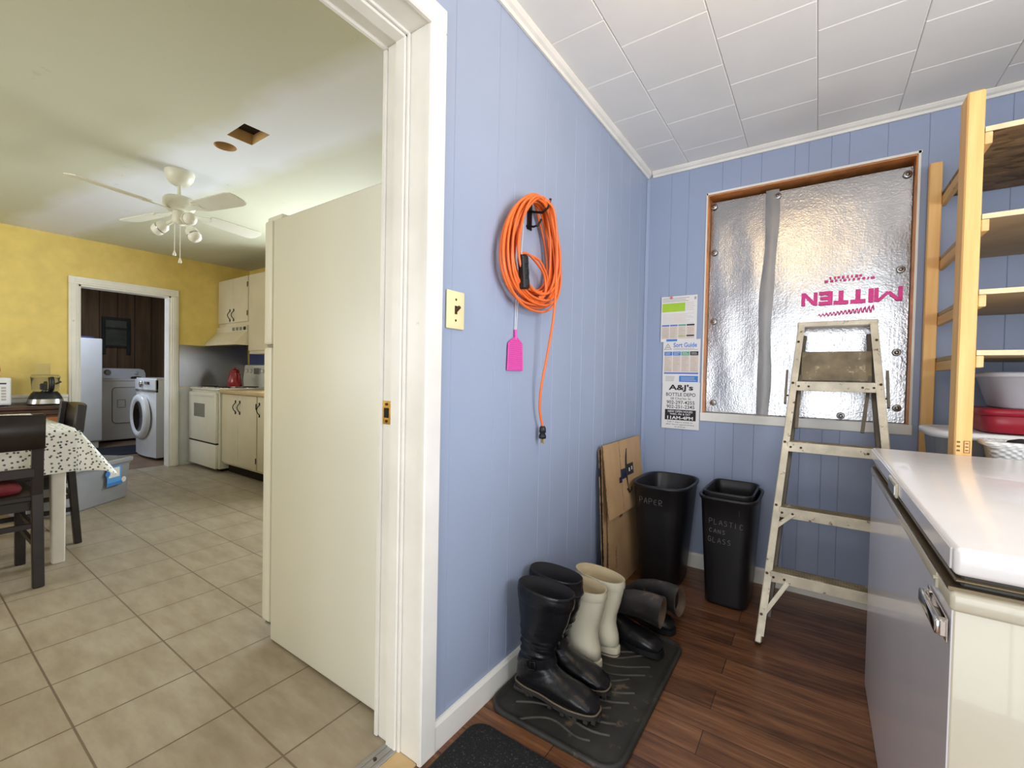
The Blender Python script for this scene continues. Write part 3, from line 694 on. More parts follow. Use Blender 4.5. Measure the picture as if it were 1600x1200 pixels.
# depot sheet
m = MB(); rect(m, .120, .326, .782, 1.052, 'paper', Yp - .0014); m.box((.120, Yp - .0012, .782), (.326, Yp - .0006, 1.052), 'paper'); y = Yp - .0018; cx = .223
def T_(s_, w_, h_, z, mat='ink', b=.02, yy=None, x=cx): m.text(s_, w_, h_, mat, FX((x, yy or y, z), (1, 0, 0), (0, 0, 1)), 0., b)
T_("A&J's", .135, .042, 1.018, b=.03); T_('BOTTLE DEPO', .162, .020, .981, b=.01); T_('58 Charles St', .112, .013, .958, 'ink', 0.)
T_('902-297-4255', .154, .020, .935, b=.01); T_('902-251-2345', .154, .020, .910, b=.01)
rect(m, .138, .308, .832, .893, 'ink', y)
T_('NEW OPEN HOURS', .136, .012, .882, 'paper', .015, y - .0004); T_('WED, FRI & SAT', .114, .012, .866, 'paper', .015, y - .0004); T_('11AM-4PM', .142, .019, .846, 'paper', .03, y - .0004)
T_('Call 7 days a week or', .142, .010, .820, 'ink', 0.); T_('after hours appointment', .156, .010, .806, 'ink', 0.); T_('to pickup', .06, .010, .793, 'ink', 0.)
tag(m.build('depot_poster'), 'lowest of three wall papers, a black lettered bottle depot notice', 'poster', 'papers pinned left of the window')

# ------------------------------------------------------------------ flattened boxes in the corner
def panel_pts(y0, y1, z0, z1, x_at, th):
    """sheet leaning on the wall: x_at(z) gives its front face"""
    return [V((x_at(z0), y0, z0)), V((x_at(z0), y1, z0)), V((x_at(z1), y1, z1)), V((x_at(z1), y0, z1))]
def sheet(mb, pts, th, mat, edge=None):
    n = (pts[1] - pts[0]).cross(pts[3] - pts[0]).normalized()
    if n.x < 0: n = -n
    back = [p - n * th for p in pts]
    mb.add(pts, [(0, 1, 2, 3)], mat); mb.add(back, [(3, 2, 1, 0)], mat)
    mb.add(pts + back, [(k, (k + 1) % 4, 4 + (k + 1) % 4, 4 + k) for k in range(4)], edge or mat)
bx = thing('flattened_box', 'front flattened cardboard box with a printed smile arrow and navy tape', 'cardboard box', (.05, 2.33, 0), group='flattened boxes in the corner')
XA = lambda z: .066 - .030 * z / .75
m = MB()
P0 = [V((.072, 2.075, .002)), V((.072, 2.575, .002)), V((.050, 2.600, .395)), V((.050, 2.085, .395))]
sheet(m, P0, .004, 'card', 'card_edge'); part(m, 'lower_panel', bx)
P1 = [V((.078, 2.030, .388)), V((.074, 2.575, .372)), V((.032, 2.585, .742)), V((.032, 2.045, .742))]
m = MB(); sheet(m, P1, .004, 'card', 'card_edge')
n_ = (P1[1] - P1[0]).cross(P1[3] - P1[0]).normalized()
def on_panel(P, u, v_, off=.0012):
    a = P[0].lerp(P[1], u); b = P[3].lerp(P[2], u); n2 = (P[1] - P[0]).cross(P[3] - P[0]).normalized(); n2 = n2 if n2.x > 0 else -n2
    return a.lerp(b, v_) + n2 * off
for v0, v1 in ((.0, 1.),): m.tube([on_panel(P1, .375, v, .0006) for v in (0, .5, 1)], .0022, 'card_edge', 5)
part(m, 'upper_panel', bx)
m = MB()
def pq(P, u0, u1, v0, v1, mat, off=.0014): m.quad(on_panel(P, u0, v0, off), on_panel(P, u1, v0, off), on_panel(P, u1, v1, off), on_panel(P, u0, v1, off), mat)
pq(P1, .36, .50, .46, .60, 'navy_tape', .004); pq(P1, .50, .71, .48, .64, 'box_ink', .004); pq(P1, .31, .38, .42, .50, 'navy_tape', .004)
pq(P1, .575, .605, .53, .58, 'paper', .0046); pq(P1, .65, .675, .54, .59, 'paper', .0046)
part(m, 'packing_tape', bx, 'torn navy packing tape')
m = MB(); arc = [on_panel(P1, .50 + .05 * (((v - .55) / .33) ** 2), v, .0056) for v in [.87 - .63 * i / 18 for i in range(19)]]
m.tube(arc, .004, 'box_ink', 6, rs=[.0018 + .003 * math.sin(PI * min(1, i / 15)) for i in range(19)])
m.tube([on_panel(P1, .50, .30, .0056), on_panel(P1, .545, .235, .0056), on_panel(P1, .60, .26, .0056), on_panel(P1, .61, .30, .0056)], .0035, 'box_ink', 5)
part(m, 'printed_arrow', bx, 'dark printed smile arrow')
m = MB(); pq(P0, .29, .38, .88, .985, 'box_faint')
for i in range(4): pq(P0, .30, .37, .90 + i * .02, .908 + i * .02, 'box_ink', .002)
mx = FX(on_panel(P0, .19, .42, .0014), P0[3] - P0[0], P0[0] - P0[1])
part(m, 'barcode', bx)
m = MB(); m.text('THIS WILL', .11, .016, 'box_ink', mx, 0., 0.); part(m, 'printed_words', bx)
for i, (mat, lab) in enumerate((('card', 'plain flattened cardboard box behind the smile arrow box'), ('card_dark', 'dark printed flattened box squeezed against the blue wall'))):
    m = MB(); d = .0085 + i * .0075
    Q = [V((.070 - d - .004, 2.055 - .008 * i, .002)), V((.070 - d - .004, 2.56, .002)), V((.032 - d * .9, 2.57, .735 - .02 * i)), V((.032 - d * .9, 2.045 - .012 * i, .737 - .015 * i))]
    sheet(m, Q, .004, mat, 'card_edge')
    rr_ = random.Random(5 + i)
    for k in range(9):   # frayed edge flaps
        v0 = rr_.random() * .9; a = Q[0].lerp(Q[3], v0); b = Q[0].lerp(Q[3], v0 + .03 + .05 * rr_.random())
        o_ = V((rr_.uniform(-.002, .002), -rr_.uniform(.003, .012), 0))
        m.quad(a, b, b + o_, a + o_, rr_.choice(['card_edge', 'card', 'card_dark', 'paper' if k % 4 == 0 else 'card_edge']))
    tag(m.build('flattened_box'), lab, 'cardboard box', 'flattened boxes in the corner')

# ------------------------------------------------------------------ recycling bins
def bin_ring(cx, cy, z, t, top, bot, e, n=56):
    a = bot[0] + (top[0] - bot[0]) * t; b = bot[1] + (top[1] - bot[1]) * t
    return sring((cx, cy, z), a, b, n, e)
def bin_front(cx, cy, x, z, h, top, bot, e):
    t = z / h; a = bot[0] + (top[0] - bot[0]) * t; b = bot[1] + (top[1] - bot[1]) * t
    return cy - b * (1 - min(.999, abs((x - cx) / a)) ** e) ** (1 / e)
LET = {'P': [[(0, 0), (0, 1), (.6, .9), (.6, .55), (0, .45)]], 'A': [[(0, 0), (.35, 1), (.7, 0)], [(.12, .38), (.58, .38)]], 'E': [[(.6, .95), (.1, .8), (.0, .45), (.1, .1), (.62, .0)], [(.02, .5), (.5, .52)]],
       'R': [[(0, 0), (0, 1), (.6, .85), (.5, .52), (0, .48), (.7, -.05)]], 'L': [[(.05, 1), (0, 0), (.55, .03)]], 'S': [[(.6, .9), (.25, 1), (.05, .75), (.5, .45), (.5, .12), (.0, .05)]], 'T': [[(0, 1), (.7, .97)], [(.35, 1), (.33, 0)]],
       'I': [[(.2, 1), (.2, 0)]], 'C': [[(.65, .85), (.25, 1), (0, .5), (.2, .05), (.65, .12)]], 'N': [[(0, 0), (.02, 1), (.6, 0), (.62, 1)]], 'G': [[(.65, .85), (.25, 1), (0, .5), (.2, .02), (.62, .1), (.62, .48), (.38, .46)]]}
def scrawl(mb, word, x0, z0, h, adv, surf, r=.0013, slope=0.):
    for i, ch in enumerate(word):
        for st in LET[ch]:
            pts = [(x0 + i * adv + u * adv * .9, z0 + v_ * h + slope * i) for u, v_ in st]
            if len(pts) > 2: pts = [(p.x, p.z) for p in smooth([(a, 0, b) for a, b in pts], 3)]
            mb.tube([V((a, surf(a, b) - .0006, b)) for a, b in pts], r, 'chalk', 4)
def make_bin(name, label, cx, cy, h, top, bot, e):
    o = thing(name, label, 'bin', (cx, cy, 0), group='black recycling bins')
    m = MB(); rings = []
    rings.append([p.lerp(V((cx, cy, .002)), .06) for p in bin_ring(cx, cy, .002, 0, top, bot, e)])
    for t in (.008, .03, .25, .5, .75, .955): rings.append(bin_ring(cx, cy, .002 + (h - .002) * t if t > .01 else .006, t, top, bot, e))
    for d, z in ((.006, h - .014), (.008, h - .004), (.004, h), (-.004, h), (-.008, h - .006)): rings.append(sring((cx, cy, z), top[0] + d, top[1] + d, 56, e))
    for t in (.7, .4, .06): rings.append([p.lerp(V((cx, cy, p.z)), .045) for p in bin_ring(cx, cy, h * t, t, top, bot, e)])
    m.loft(rings, 'bin_black', True, True); part(m, 'body', o); return o
B1 = dict(cx=.214, cy=2.495, h=.525, top=(.140, .204), bot=(.098, .160), e=3.6)
o = make_bin('recycling_bin', 'black bin marked PAPER with bulging rim, beside the cardboard', B1['cx'], B1['cy'], B1['h'], B1['top'], B1['bot'], B1['e'])
m = MB(); sf = lambda x, z: bin_front(B1['cx'], B1['cy'], x, z, B1['h'], B1['top'], B1['bot'], B1['e'])
scrawl(m, 'PAPER', .132, .432, .028, .025, sf, .0009, -.0005); part(m, 'chalk_writing', o)
B2 = dict(cx=.536, cy=2.475, h=.520, top=(.122, .186), bot=(.094, .155), e=5.)
o = make_bin('recycling_bin', 'black bin marked PLASTIC CANS GLASS with a second liner bin nested inside', B2['cx'], B2['cy'], B2['h'], B2['top'], B2['bot'], B2['e'])
m = MB(); cx, cy, h = B2['cx'], B2['cy'], B2['h']; rings = []
for a, b, z in ((.104, .168, h - .04), (.106, .170, h + .012), (.108, .172, h + .020), (.103, .167, h + .022), (.098, .162, h + .016), (.096, .160, h - .03), (.085, .15, .2), (.078, .14, .04)): rings.append(sring((cx, cy, z), a, b, 56, 7))
m.loft(rings, 'bin_black', False, True); part(m, 'liner', o)
m = MB(); sf = lambda x, z: bin_front(cx, cy, x, z, h, B2['top'], B2['bot'], B2['e'])
scrawl(m, 'PLASTIC', .466, .394, .024, .0215, sf, .0009, -.0012); part(m, 'chalk_word', o)
m = MB(); scrawl(m, 'CANS', .468, .352, .019, .0185, sf, .0009, -.0008); part(m, 'chalk_word', o)
m = MB(); scrawl(m, 'GLASS', .462, .306, .024, .021, sf, .0009, -.0008); part(m, 'chalk_word', o)
m = MB(); m.box((.590, sf(.592, .465) - .0012, .445), (.5925, sf(.592, .465) + .002, .478), 'black_plastic'); part(m, 'slot', o)

# ------------------------------------------------------------------ step ladder leaning folded on the window
LU = V((0, .574, 1.35)).normalized(); LN = V((0, -1.35, .574)).normalized()   # up the ladder, out of its front
ld = thing('step_ladder', 'paint splattered metal step ladder leaning folded against the foil window', 'ladder', (.93, 2.09, 0))
def LP(x, z, d=0.): return V((x, 2.090 + z * .574 / 1.35, z)) + LN * d
xl = lambda z: .697 + .096 * z / 1.35; xr = lambda z: 1.156 - .088 * z / 1.35
ZT = 1.338
for f_ in (xl, xr):
    m = MB(); m.bar(LP(f_(.018), .006), LP(f_(ZT), ZT), .021, .058, 'ladder', up=LN, bev=.003); s_ = 1 if f_ is xl else -1
    m.bar(LP(f_(.018) + s_ * .014, .03, .026), LP(f_(ZT) + s_ * .012, ZT, .026), .010, .006, 'ladder', up=LN)
    rl = part(m, 'front_rail', ld)
    for z in (.105, .255, .52, .785, 1.052, 1.25):
        k = MB(); c_ = LP(f_(z), z, .0295); k.tube([c_, c_ + LN * .003], .0055, 'rivet', 10); part(k, 'rivet', rl)
    k = MB(); k.bar(LP(f_(.0), .0022), LP(f_(.0), .016), .024, .050, 'black_plastic', up=LN, bev=.002); part(k, 'foot_pad', rl, 'worn rubber foot pad')
def step_at(z):
    m = MB(); x0 = xl(z) + .010; x1 = xr(z) - .010; c_ = LP(0, z)
    y0 = c_.y - .040; y1 = c_.y + .040
    m.box((x0, y0, z - .004), (x1, y1, z), 'ladder', .001)
    for k in range(5): m.box((x0 + .004, y0 + .008 + k * .014, z - .001), (x1 - .004, y0 + .014 + k * .014, z + .0025), 'ladder_shelf')
    m.box((x0, y0 - .001, z - .042), (x1, y0 + .004, z + .001), 'ladder', .0015); m.box((x0, y1 - .004, z - .03), (x1, y1 + .001, z), 'ladder', .001)
    for xx in (x0 + .012, x0 + .05, x1 - .05, x1 - .012): m.tube([(xx, y0 - .001, z - .021), (xx, y0 - .0035, z - .021)], .005, 'rivet', 8)
    return m
for z in (.278, .526, .798, 1.070): part(step_at(z), 'step', ld)
m = MB(); a = LP(.775, 1.352); m.box((.778, a.y - .032, 1.334), (1.082, a.y + .055, 1.360), 'ladder', .004); part(m, 'top_cap', ld, 'worn orange tinged top cap')
for f_, s_ in ((xl, 1), (xr, -1)):     # folded rear frame
    m = MB(); m.bar(LP(f_(.10) + s_ * .022, .10, -.050), LP(f_(1.32) + s_ * .018, 1.31, -.046), .016, .030, 'ladder_dark', up=LN, bev=.002); part(m, 'rear_rail', ld, 'grey rear rail')
for z0, z1, dx in ((.112, .236, .075), (.438, .494, .066)):
    for f_, s_ in ((xl, 1), (xr, -1)):
        m = MB(); m.bar(LP(f_(z0) + s_ * .010, z0, .020), LP(f_(z1) + s_ * dx, z1, .028), .016, .006, 'ladder', up=LN); part(m, 'brace', ld)
m = MB(); m.box((.800, 0, 0), (1.062, .006, .145), 'ladder_shelf', .002, mx=Matrix.Translation((0, 2.560, 1.076)) @ Euler((math.radians(-18), 0, 0)).to_matrix().to_4x4())
sh = part(m, 'paint_shelf', ld, 'dirty flip up paint shelf')
for x0, x1 in ((.800, .792), (1.055, 1.028)):
    m = MB(); m.bar((x0, 2.572, 1.10), (x1, 2.470, .855), .013, .010, 'ladder_dark', up=(0, 1, 0)); part(m, 'shelf_arm', sh)
for x, s_ in ((.744, 1), (1.113, -1)):
    m = MB(); m.bar(LP(x, .962, .01), LP(x + s_ * .002, 1.118, .01), .009, .020, 'ladder_dark', up=LN); m.tube([LP(x, 1.0, .01), LP(x + s_ * .03, 1.0, .01)], .004, 'rivet', 8); part(m, 'spreader_bar', ld, 'folded spreader bar')

# ------------------------------------------------------------------ boot tray and door mat
def rrect(cx, cy, a, b, r, n=8, rot=0.):
    out = []
    for sx, sy, a0 in ((1, 1, 0), (-1, 1, 90), (-1, -1, 180), (1, -1, 270)):
        for k in range(n + 1):
            t = math.radians(a0 + 90 * k / n); x = sx * (a - r) + r * math.cos(t); y = sy * (b - r) + r * math.sin(t)
            out.append((cx + x * math.cos(rot) - y * math.sin(rot), cy + x * math.sin(rot) + y * math.cos(rot)))
    return out
TC = (.241, 1.515); TA = (.223, .372)
tr = thing('boot_tray', 'black ribbed rubber boot tray on the wood floor under the boots', 'boot tray', (TC[0], TC[1], 0))
m = MB(); rg = []
for d, z in ((0, .0012), (0, .010), (-.004, .014), (-.012, .014), (-.018, .007), (-.03, .006)):
    rg.append([V((x, y, z)) for x, y in rrect(TC[0], TC[1], TA[0] + d, TA[1] + d, .07 + d)])
m.loft(rg, 'tray', True, True); part(m, 'tray_base', tr)
for i in range(13):
    cy_ = 1.19 + i * .050; ph = i * .9; pts = []
    for k in range(14):
        u = k / 13; x = TC[0] - .15 + .30 * u * (1 if i % 3 else .7) + (.05 if i % 3 == 0 else 0); y = cy_ + .030 * math.sin(u * 5.0 + ph * .25) + .085 * u - .03
        if y < TC[1] + TA[1] - .05 and abs(x - TC[0]) < TA[0] - .03: pts.append(V((x, y, .0065)))
    if len(pts) > 3:
        m = MB(); m.tube(pts, .0042, 'tray_dust', 6); part(m, 'tread_rib', tr)
m = MB(); rg = []
for d, z in ((0, .0012), (.0, .007), (-.008, .013), (-.03, .0135)): rg.append([V((x, y, z)) for x, y in rrect(.335, .72, .300 + d, .365 + d, .05 + max(d, -.03), rot=-.0)])
m.loft(rg, 'mat', True, True); mt = m.build('door_mat'); tag(mt, 'charcoal carpet door mat beside the doorway', 'door mat')

# ------------------------------------------------------------------ boots (local: heel at x=0, toe to +x)
def pq_ring(P, Q, hy, n=28, e=2.3, yo=0.):
    P = V((P[0], yo, P[1])); Q = V((Q[0], yo, Q[1])); c_ = (P + Q) / 2; ax = (P - Q) / 2
    return sring(c_, 1, 1, n, e, ax=ax, ay=(0, hy, 0))
def sole_outline(L, W, n=40, heel=.8):
    out = []
    for k in range(n):
        t = 2 * PI * k / n; x = (1 - math.cos(t)) / 2; s_ = math.copysign(abs(math.sin(t)) ** .62, math.sin(t))
        w_ = W * (heel + (1 - heel) * max(0, min(1, (x - .35) / .35)) - .10 * math.exp(-((x - .38) / .14) ** 2)); out.append((x * L, s_ * w_ / 2))
    return out
def tall_boot(label, loc, rz, group, lean=0.):
    WS = .88
    o = thing('tall_boot', label, 'boot', loc, rz, group); o.scale = (1.02, 1.03, .955)
    m = MB(); R_ = []
    sh_ = [((.196 + lean, .372), (.004 + lean, .385), .064), ((.196 + lean, .368), (.002 + lean, .381), .066), ((.190 + lean * .9, .33), (.004, .34), .065), ((.176, .27), (.010, .28), .061), ((.156, .215), (.016, .22), .054), ((.134, .17), (.019, .165), .047), ((.128, .14), (.012, .125), .044), ((.134, .118), (.004, .085), .043), ((.150, .104), (.001, .045), .043), ((.172, .094), (.020, .028), .045), ((.200, .084), (.100, .026), .047), ((.228, .076), (.160, .026), .049), ((.256, .064), (.215, .026), .048), ((.276, .050), (.255, .027), .042), ((.286, .038), (.280, .029), .026)]
    for i in range(len(sh_) - 1):
        (Pa, Qa, ha), (Pb, Qb, hb) = sh_[i], sh_[i + 1]; ha *= WS if i < 6 else 1; hb *= WS if i < 5 else 1
        for q in range(5):
            t_ = q / 5; mxp = lambda A_, B_: tuple(a_ + (b_ - a_) * t_ for a_, b_ in zip(A_, B_)); r_ = pq_ring(mxp(Pa, Pb), mxp(Qa, Qb), ha + (hb - ha) * t_, 40)
            if i >= 2 and i <= 8:
                for p in r_:
                    z_ = p.z; w_ = max(0, 1 - abs(z_ - .185) / .085) ; ph_ = math.sin(p.y * 38 + 1.3)
                    f_ = w_ * (.0050 * math.sin(z_ * 250 + ph_ * 1.6 + p.x * 18) + .002 * math.sin(z_ * 470 + p.y * 60)); d_ = V((p.x - .08, p.y * 1.2, 0))
                    if d_.length > 1e-4: p += d_.normalized() * f_
            R_.append(r_)
    R_.append(pq_ring(*sh_[-1], 40))
    m.loft(R_, 'leather', False, True); part(m, 'upper', o, None, True)
    m = MB(); m.loft([R_[0], [p.lerp(V((.1 + lean, 0, p.z)), .04) + V((0, 0, .001)) for p in R_[0]], pq_ring((.186, .33), (.012, .34), .060 * WS, 40), pq_ring((.165, .26), (.018, .27), .055 * WS, 40), pq_ring((.13, .17), (.024, .16), .040, 40)], 'lining', False, True); part(m, 'lining', o, 'dark inner lining', True)
    m = MB(); m.loft([pq_ring((.1965 + lean, .362), (.001 + lean, .375), .0668 * WS), pq_ring((.1975 + lean, .35), (.000 + lean, .363), .068 * WS), pq_ring((.194 + lean, .325), (.002 + lean, .335), .0672 * WS), pq_ring((.189, .322), (.005, .332), .0645 * WS)], 'leather'); part(m, 'collar_band', o, None, True)
    m = MB(); m.loft([pq_ring((.132, .150), (.011, .128), .046), pq_ring((.136, .132), (.004, .108), .0475), pq_ring((.140, .124), (.003, .100), .046)], 'leather'); st = part(m, 'ankle_strap', o, None, True)
    m = MB(); m.tube([(.066, -.049, .105), (.094, -.049, .113), (.090, -.049, .138), (.062, -.049, .130)], .0028, 'black_metal', 6, closed=True); m.tube([(.078, -.05, .11), (.076, -.05, .133)], .002, 'black_metal', 6); part(m, 'buckle', st, 'dark round buckle', True)
    ol = sole_outline(.292, .104)
    m = MB(); m.loft([[V((x - .003, y, .026)) for x, y in ol], [V((x - .003, y * 1.0, .019)) for x, y in ol], [V((x - .003, y, .010)) for x, y in ol]], 'sole', True, True, False)
    for k, (x, y) in enumerate(ol):
        if k % 2 == 0 and not (.085 < x < .135): m.box((x * .985 - .007, y * .90 - .007, 0.0), (x * .985 + .006, y * .90 + .007, .012), 'sole')
    m.box((.004, -.036, 0), (.078, .036, .012), 'sole', .003); m.box((.14, -.034, .002), (.26, .034, .012), 'sole', .003); part(m, 'sole', o, None, True)
    m = MB(); m.tube([V((x - .003, y * 1.01, .027)) for x, y in ol], .0028, 'welt', 5, closed=True); part(m, 'welt', o, 'tan stitched welt', True)
    return o
zt = .0118
tall_boot('nearer tall black leather boot with buckled ankle strap on the boot tray', (.050, 1.290, zt), math.radians(2), 'tall black boots')
tall_boot('tall black leather boot half hidden behind its nearer mate, against the wall', (.034, 1.412, zt), math.radians(2), 'tall black boots', -.012)
def rubber_boot(label, loc, rz, s=1.):
    o = thing('rubber_boot', label, 'boot', loc, rz, 'white rubber boots'); o.scale = (s, s, s)
    sh_ = [((.168, .272), (-.014, .262), .053), ((.168, .262), (-.014, .252), .053), ((.164, .24), (-.011, .23), .052), ((.152, .19), (-.001, .18), .049), ((.136, .145), (.012, .135), .044), ((.128, .12), (.014, .10), .041), ((.132, .100), (.004, .066), .041), ((.146, .090), (.000, .036), .042), ((.17, .082), (.02, .022), .043), ((.195, .074), (.10, .02), .045), ((.222, .066), (.16, .02), .046), ((.246, .054), (.205, .02), .043), ((.262, .04), (.24, .021), .034), ((.268, .03), (.262, .023), .02)]
    R_ = [pq_ring(*q) for q in sh_]
    m = MB(); m.loft(R_, 'white_rubber', False, True); part(m, 'upper', o, None, True)
    m = MB(); m.loft([R_[0], [p.lerp(V((.077, 0, p.z)), .05) + V((0, 0, .0005)) for p in R_[0]], pq_ring((.160, .24), (-.006, .23), .048), pq_ring((.148, .19), (.006, .18), .045), pq_ring((.124, .12), (.022, .10), .036)], 'rubber_lining', False, True); part(m, 'lining', o, 'tan cloth lining', True)
    m = MB(); m.loft([pq_ring((.1695, .268), (-.0155, .258), .0545), pq_ring((.1695, .246), (-.0155, .236), .0545), pq_ring((.167, .243), (-.013, .233), .0535)], 'white_rubber'); part(m, 'rim_band', o, None, True)
    ol = sole_outline(.275, .094)
    m = MB(); m.loft([[V((x - .003, y, .030)) for x, y in ol], [V((x - .004, y * 1.03, .026)) for x, y in ol], [V((x - .004, y * 1.03, .004)) for x, y in ol], [V((x - .003, y, .0)) for x, y in ol]], 'white_rubber', True, True)
    m.tube([V((x - .004, y * 1.035, .0085)) for x, y in ol], .0022, 'tan', 5, closed=True); part(m, 'sole', o, None, True)
    return o
rubber_boot('nearer white rubber boot beside the tall black boots, heel outwards', (.252, 1.526, zt), math.radians(177), 1.1)
rubber_boot('farther white rubber boot, partly behind its nearer mate', (.275, 1.646, zt), math.radians(175), 1.1)
def slumped_boot(label, loc, rz, k, toe_dy):
    o = thing('work_boot', label, 'boot', loc, rz, 'slumped dark work boots')
    m = MB(); R_ = [pq_ring((.07, .10), (-.01, .05), .042), pq_ring((.10, .088), (.01, .018), .044), pq_ring((.14, .076), (.08, .012), .047), pq_ring((.19, .07), (.15, .010), .049), pq_ring((.225, .058), (.205, .011), .046), pq_ring((.245, .044), (.238, .013), .034), pq_ring((.252, .032), (.25, .018), .018)]
    m.loft(R_, 'leather', True, True)
    ol = sole_outline(.262, .100); m.loft([[V((x - .004, y, .022)) for x, y in ol], [V((x - .004, y * 1.02, .004)) for x, y in ol], [V((x - .003, y, 0)) for x, y in ol]], 'black_plastic', True, True, False); part(m, 'foot', o, None, True)
    # shaft folded over, lying above the foot
    path = [((.03, .0, .085), (.040, .044), 10), ((.035, .006, .115), (.036, .052), 40), ((.075, .016, .140), (.036, .078), 80), ((.13, .03, .150), (.040, .098), 90), ((.185, .042, .148), (.046, .112), 96), ((.232, .050, .142), (.050, .122), 100)]
    if k: path = [((a + .02, b, z - .02), (p, q), g) for (a, b, z), (p, q), g in path]
    rg = []
    for c_, (t_, w_), ang in path:
        a = math.radians(ang); d = V((math.sin(a), .18, math.cos(a))).normalized(); ay = V((0, 1, -.95)); ay = (ay - d * ay.dot(d)).normalized(); ax = d.cross(ay)
        rg.append(sring(c_, t_, w_, 28, 2.2, ax=ax, ay=ay))
    m = MB(); m.loft(rg, 'muck', True, False); shf = part(m, 'shaft', o, 'dusty floppy shaft', True)
    ce = sum(rg[-1], V()) / len(rg[-1]); c2 = sum(rg[-2], V()) / len(rg[-2])
    m = MB(); m.loft([rg[-1], [p.lerp(ce, .10) + (ce - c2) * .02 for p in rg[-1]], [p.lerp(ce, .14) + (c2 - ce) * .6 for p in rg[-1]]], 'tan', False, False)
    m.add([p.lerp(ce, .14) + (c2 - ce) * .6 for p in rg[-1]], [tuple(range(28))], 'lining'); part(m, 'lining', shf, 'worn tan lining at the opening', True)
    return o
slumped_boot('dark dusty work boot with its shaft slumped over, right of the white boots', (.160, 1.775, zt), math.radians(-8), 0, 0)
slumped_boot('darker work boot slumped behind the dusty one at the tray end', (.160, 2.01, .0012), math.radians(-16), 1, 0)

# ------------------------------------------------------------------ chest freezer
fz = thing('chest_freezer', 'white chest freezer with shaded front and chrome handle at the right', 'freezer', (1.33, 1.47, 0))
fx0, fx1, fy0, fy1 = 1.032, 1.66, .890, 2.046
m = MB(); m.box((fx0, fy0 + .006, .004), (fx1, fy1, .752), 'freezer', .003, seg=2); part(m, 'cabinet', fz)
m = MB(); m.box((fx0 - .0012, fy0 + .0075, .0045), (fx0 + .001, fy1 - .004, .752), 'freezer_front', .0004); part(m, 'front_panel', fz, 'glossy white front panel, toned for shade')
m = MB(); m.box((fx0 - .004, fy0 + .002, .748), (fx1 + .003, fy1 + .003, .776), 'freezer', .006, seg=2); part(m, 'top_band', fz, 'cream band below the lid')
m = MB(); m.box((fx0 - .005, fy0 + .012, .776), (fx1, fy1 - .01, .781), 'gasket'); m.box((fx0 + .010, fy0 + .020, .780), (fx1 - .01, fy1 - .01, .806), 'dark_gasket', .003); m.box((fx0 + .002, fy0 + .016, .787), (fx1 - .002, fy1 - .012, .793), 'gasket', .002); part(m, 'gasket', fz, 'bronze and dark rubber gasket')
m = MB(); m.box((fx0 - .003, fy0 - .006, .803), (fx1 + .003, fy1 + .004, .843), 'freezer_top', .007, seg=3); ldd = part(m, 'lid', fz)
m = MB(); m.box((fx0 - .005, fy0 + .008, .808), (fx0 - .002, fy1 - .006, .838), 'freezer_front', .001); part(m, 'lid_front', ldd, 'white lid front strip, toned for shade')
m = MB(); m.box((fx0 - .010, 1.40, .800), (fx0 - .004, 1.53, .834), 'freezer', .002); m.box((fx0 - .0115, 1.412, .806), (fx0 - .009, 1.518, .828), 'steel'); part(m, 'badge', ldd, 'small framed badge')
hd = MB(); hd.box((fx0 - .017, .908, .704), (fx0 - .008, 1.036, .726), 'chrome', .003, seg=2); hd.box((fx0 - .012, .908, .702), (fx0 - .003, .922, .727), 'chrome', .002); hd.box((fx0 - .012, 1.022, .702), (fx0 - .003, 1.036, .727), 'chrome', .002); hd.box((fx0 - .0048, .904, .697), (fx0 - .003, 1.04, .732), 'chrome', .0005); part(hd, 'handle', fz, 'chrome bar handle')
m = MB(); m.cyl((fx0 - .002, .972, .768), (fx0 - .010, .972, .768), .003, 'freezer', n=8); m.box((fx0 - .007, .970, .752), (fx0 - .003, .975, .776), 'freezer', .001); part(m, 'latch_tab', fz)

# ------------------------------------------------------------------ lumber shelving
sv = thing('shelving_unit', 'bare pine lumber shelving unit behind the freezer', 'shelf', (1.7, 2.4, 0))
PXL, PXR = 1.238, 1.280
xe = 2.10
for x0 in (PXL, xe):
    m = MB(); m.box((x0, 2.072, .001), (x0 + .042, 2.160, 2.022), 'pine', .004); fp = part(m, 'front_post', sv)
    if x0 == PXL:
        k = MB()
        k.box((1.260, 2.0712, .848), (1.275, 2.0718, .888), 'box_faint'); k.box((1.262, 2.0708, .850), (1.273, 2.0714, .886), 'pine')
        for i in range(3): k.box((1.244, 2.0712, .852 + i * .014), (1.252, 2.0718, .858 + i * .014), 'box_faint'); k.box((1.264, 2.0704, .855 + i * .011), (1.271, 2.071, .859 + i * .011), 'box_faint')
        part(k, 'lumber_stamp', fp, 'faint brown lumber stamp')
    m = MB(); m.box((x0 - .0, 2.672, .001), (x0 + .042, 2.708, 2.030), 'pine', .003); part(m, 'back_post', sv)
SZ = [.585, 1.184, 1.380, 1.622, 1.900]
for i, z in enumerate(SZ):
    for x0, x1 in ((PXR + .001, PXR + .019), (xe - .019, xe - .001)):
        m = MB(); m.box((x0, 2.075, z - .056), (x1, 2.706, z - .018), 'pine_y', .002); part(m, 'rung', sv)
    m = MB(); top = z
    m.box((PXR + .002, 2.078, z - .017), (xe - .002, 2.712, z), 'osb' if i == 4 else 'ply', .001); m.box((PXR + .002, 2.0755, z - .0165), (xe - .002, 2.079, z - .0005), 'ply_edge')
    part(m, 'shelf_board', sv, 'strand board top shelf' if i == 4 else None)
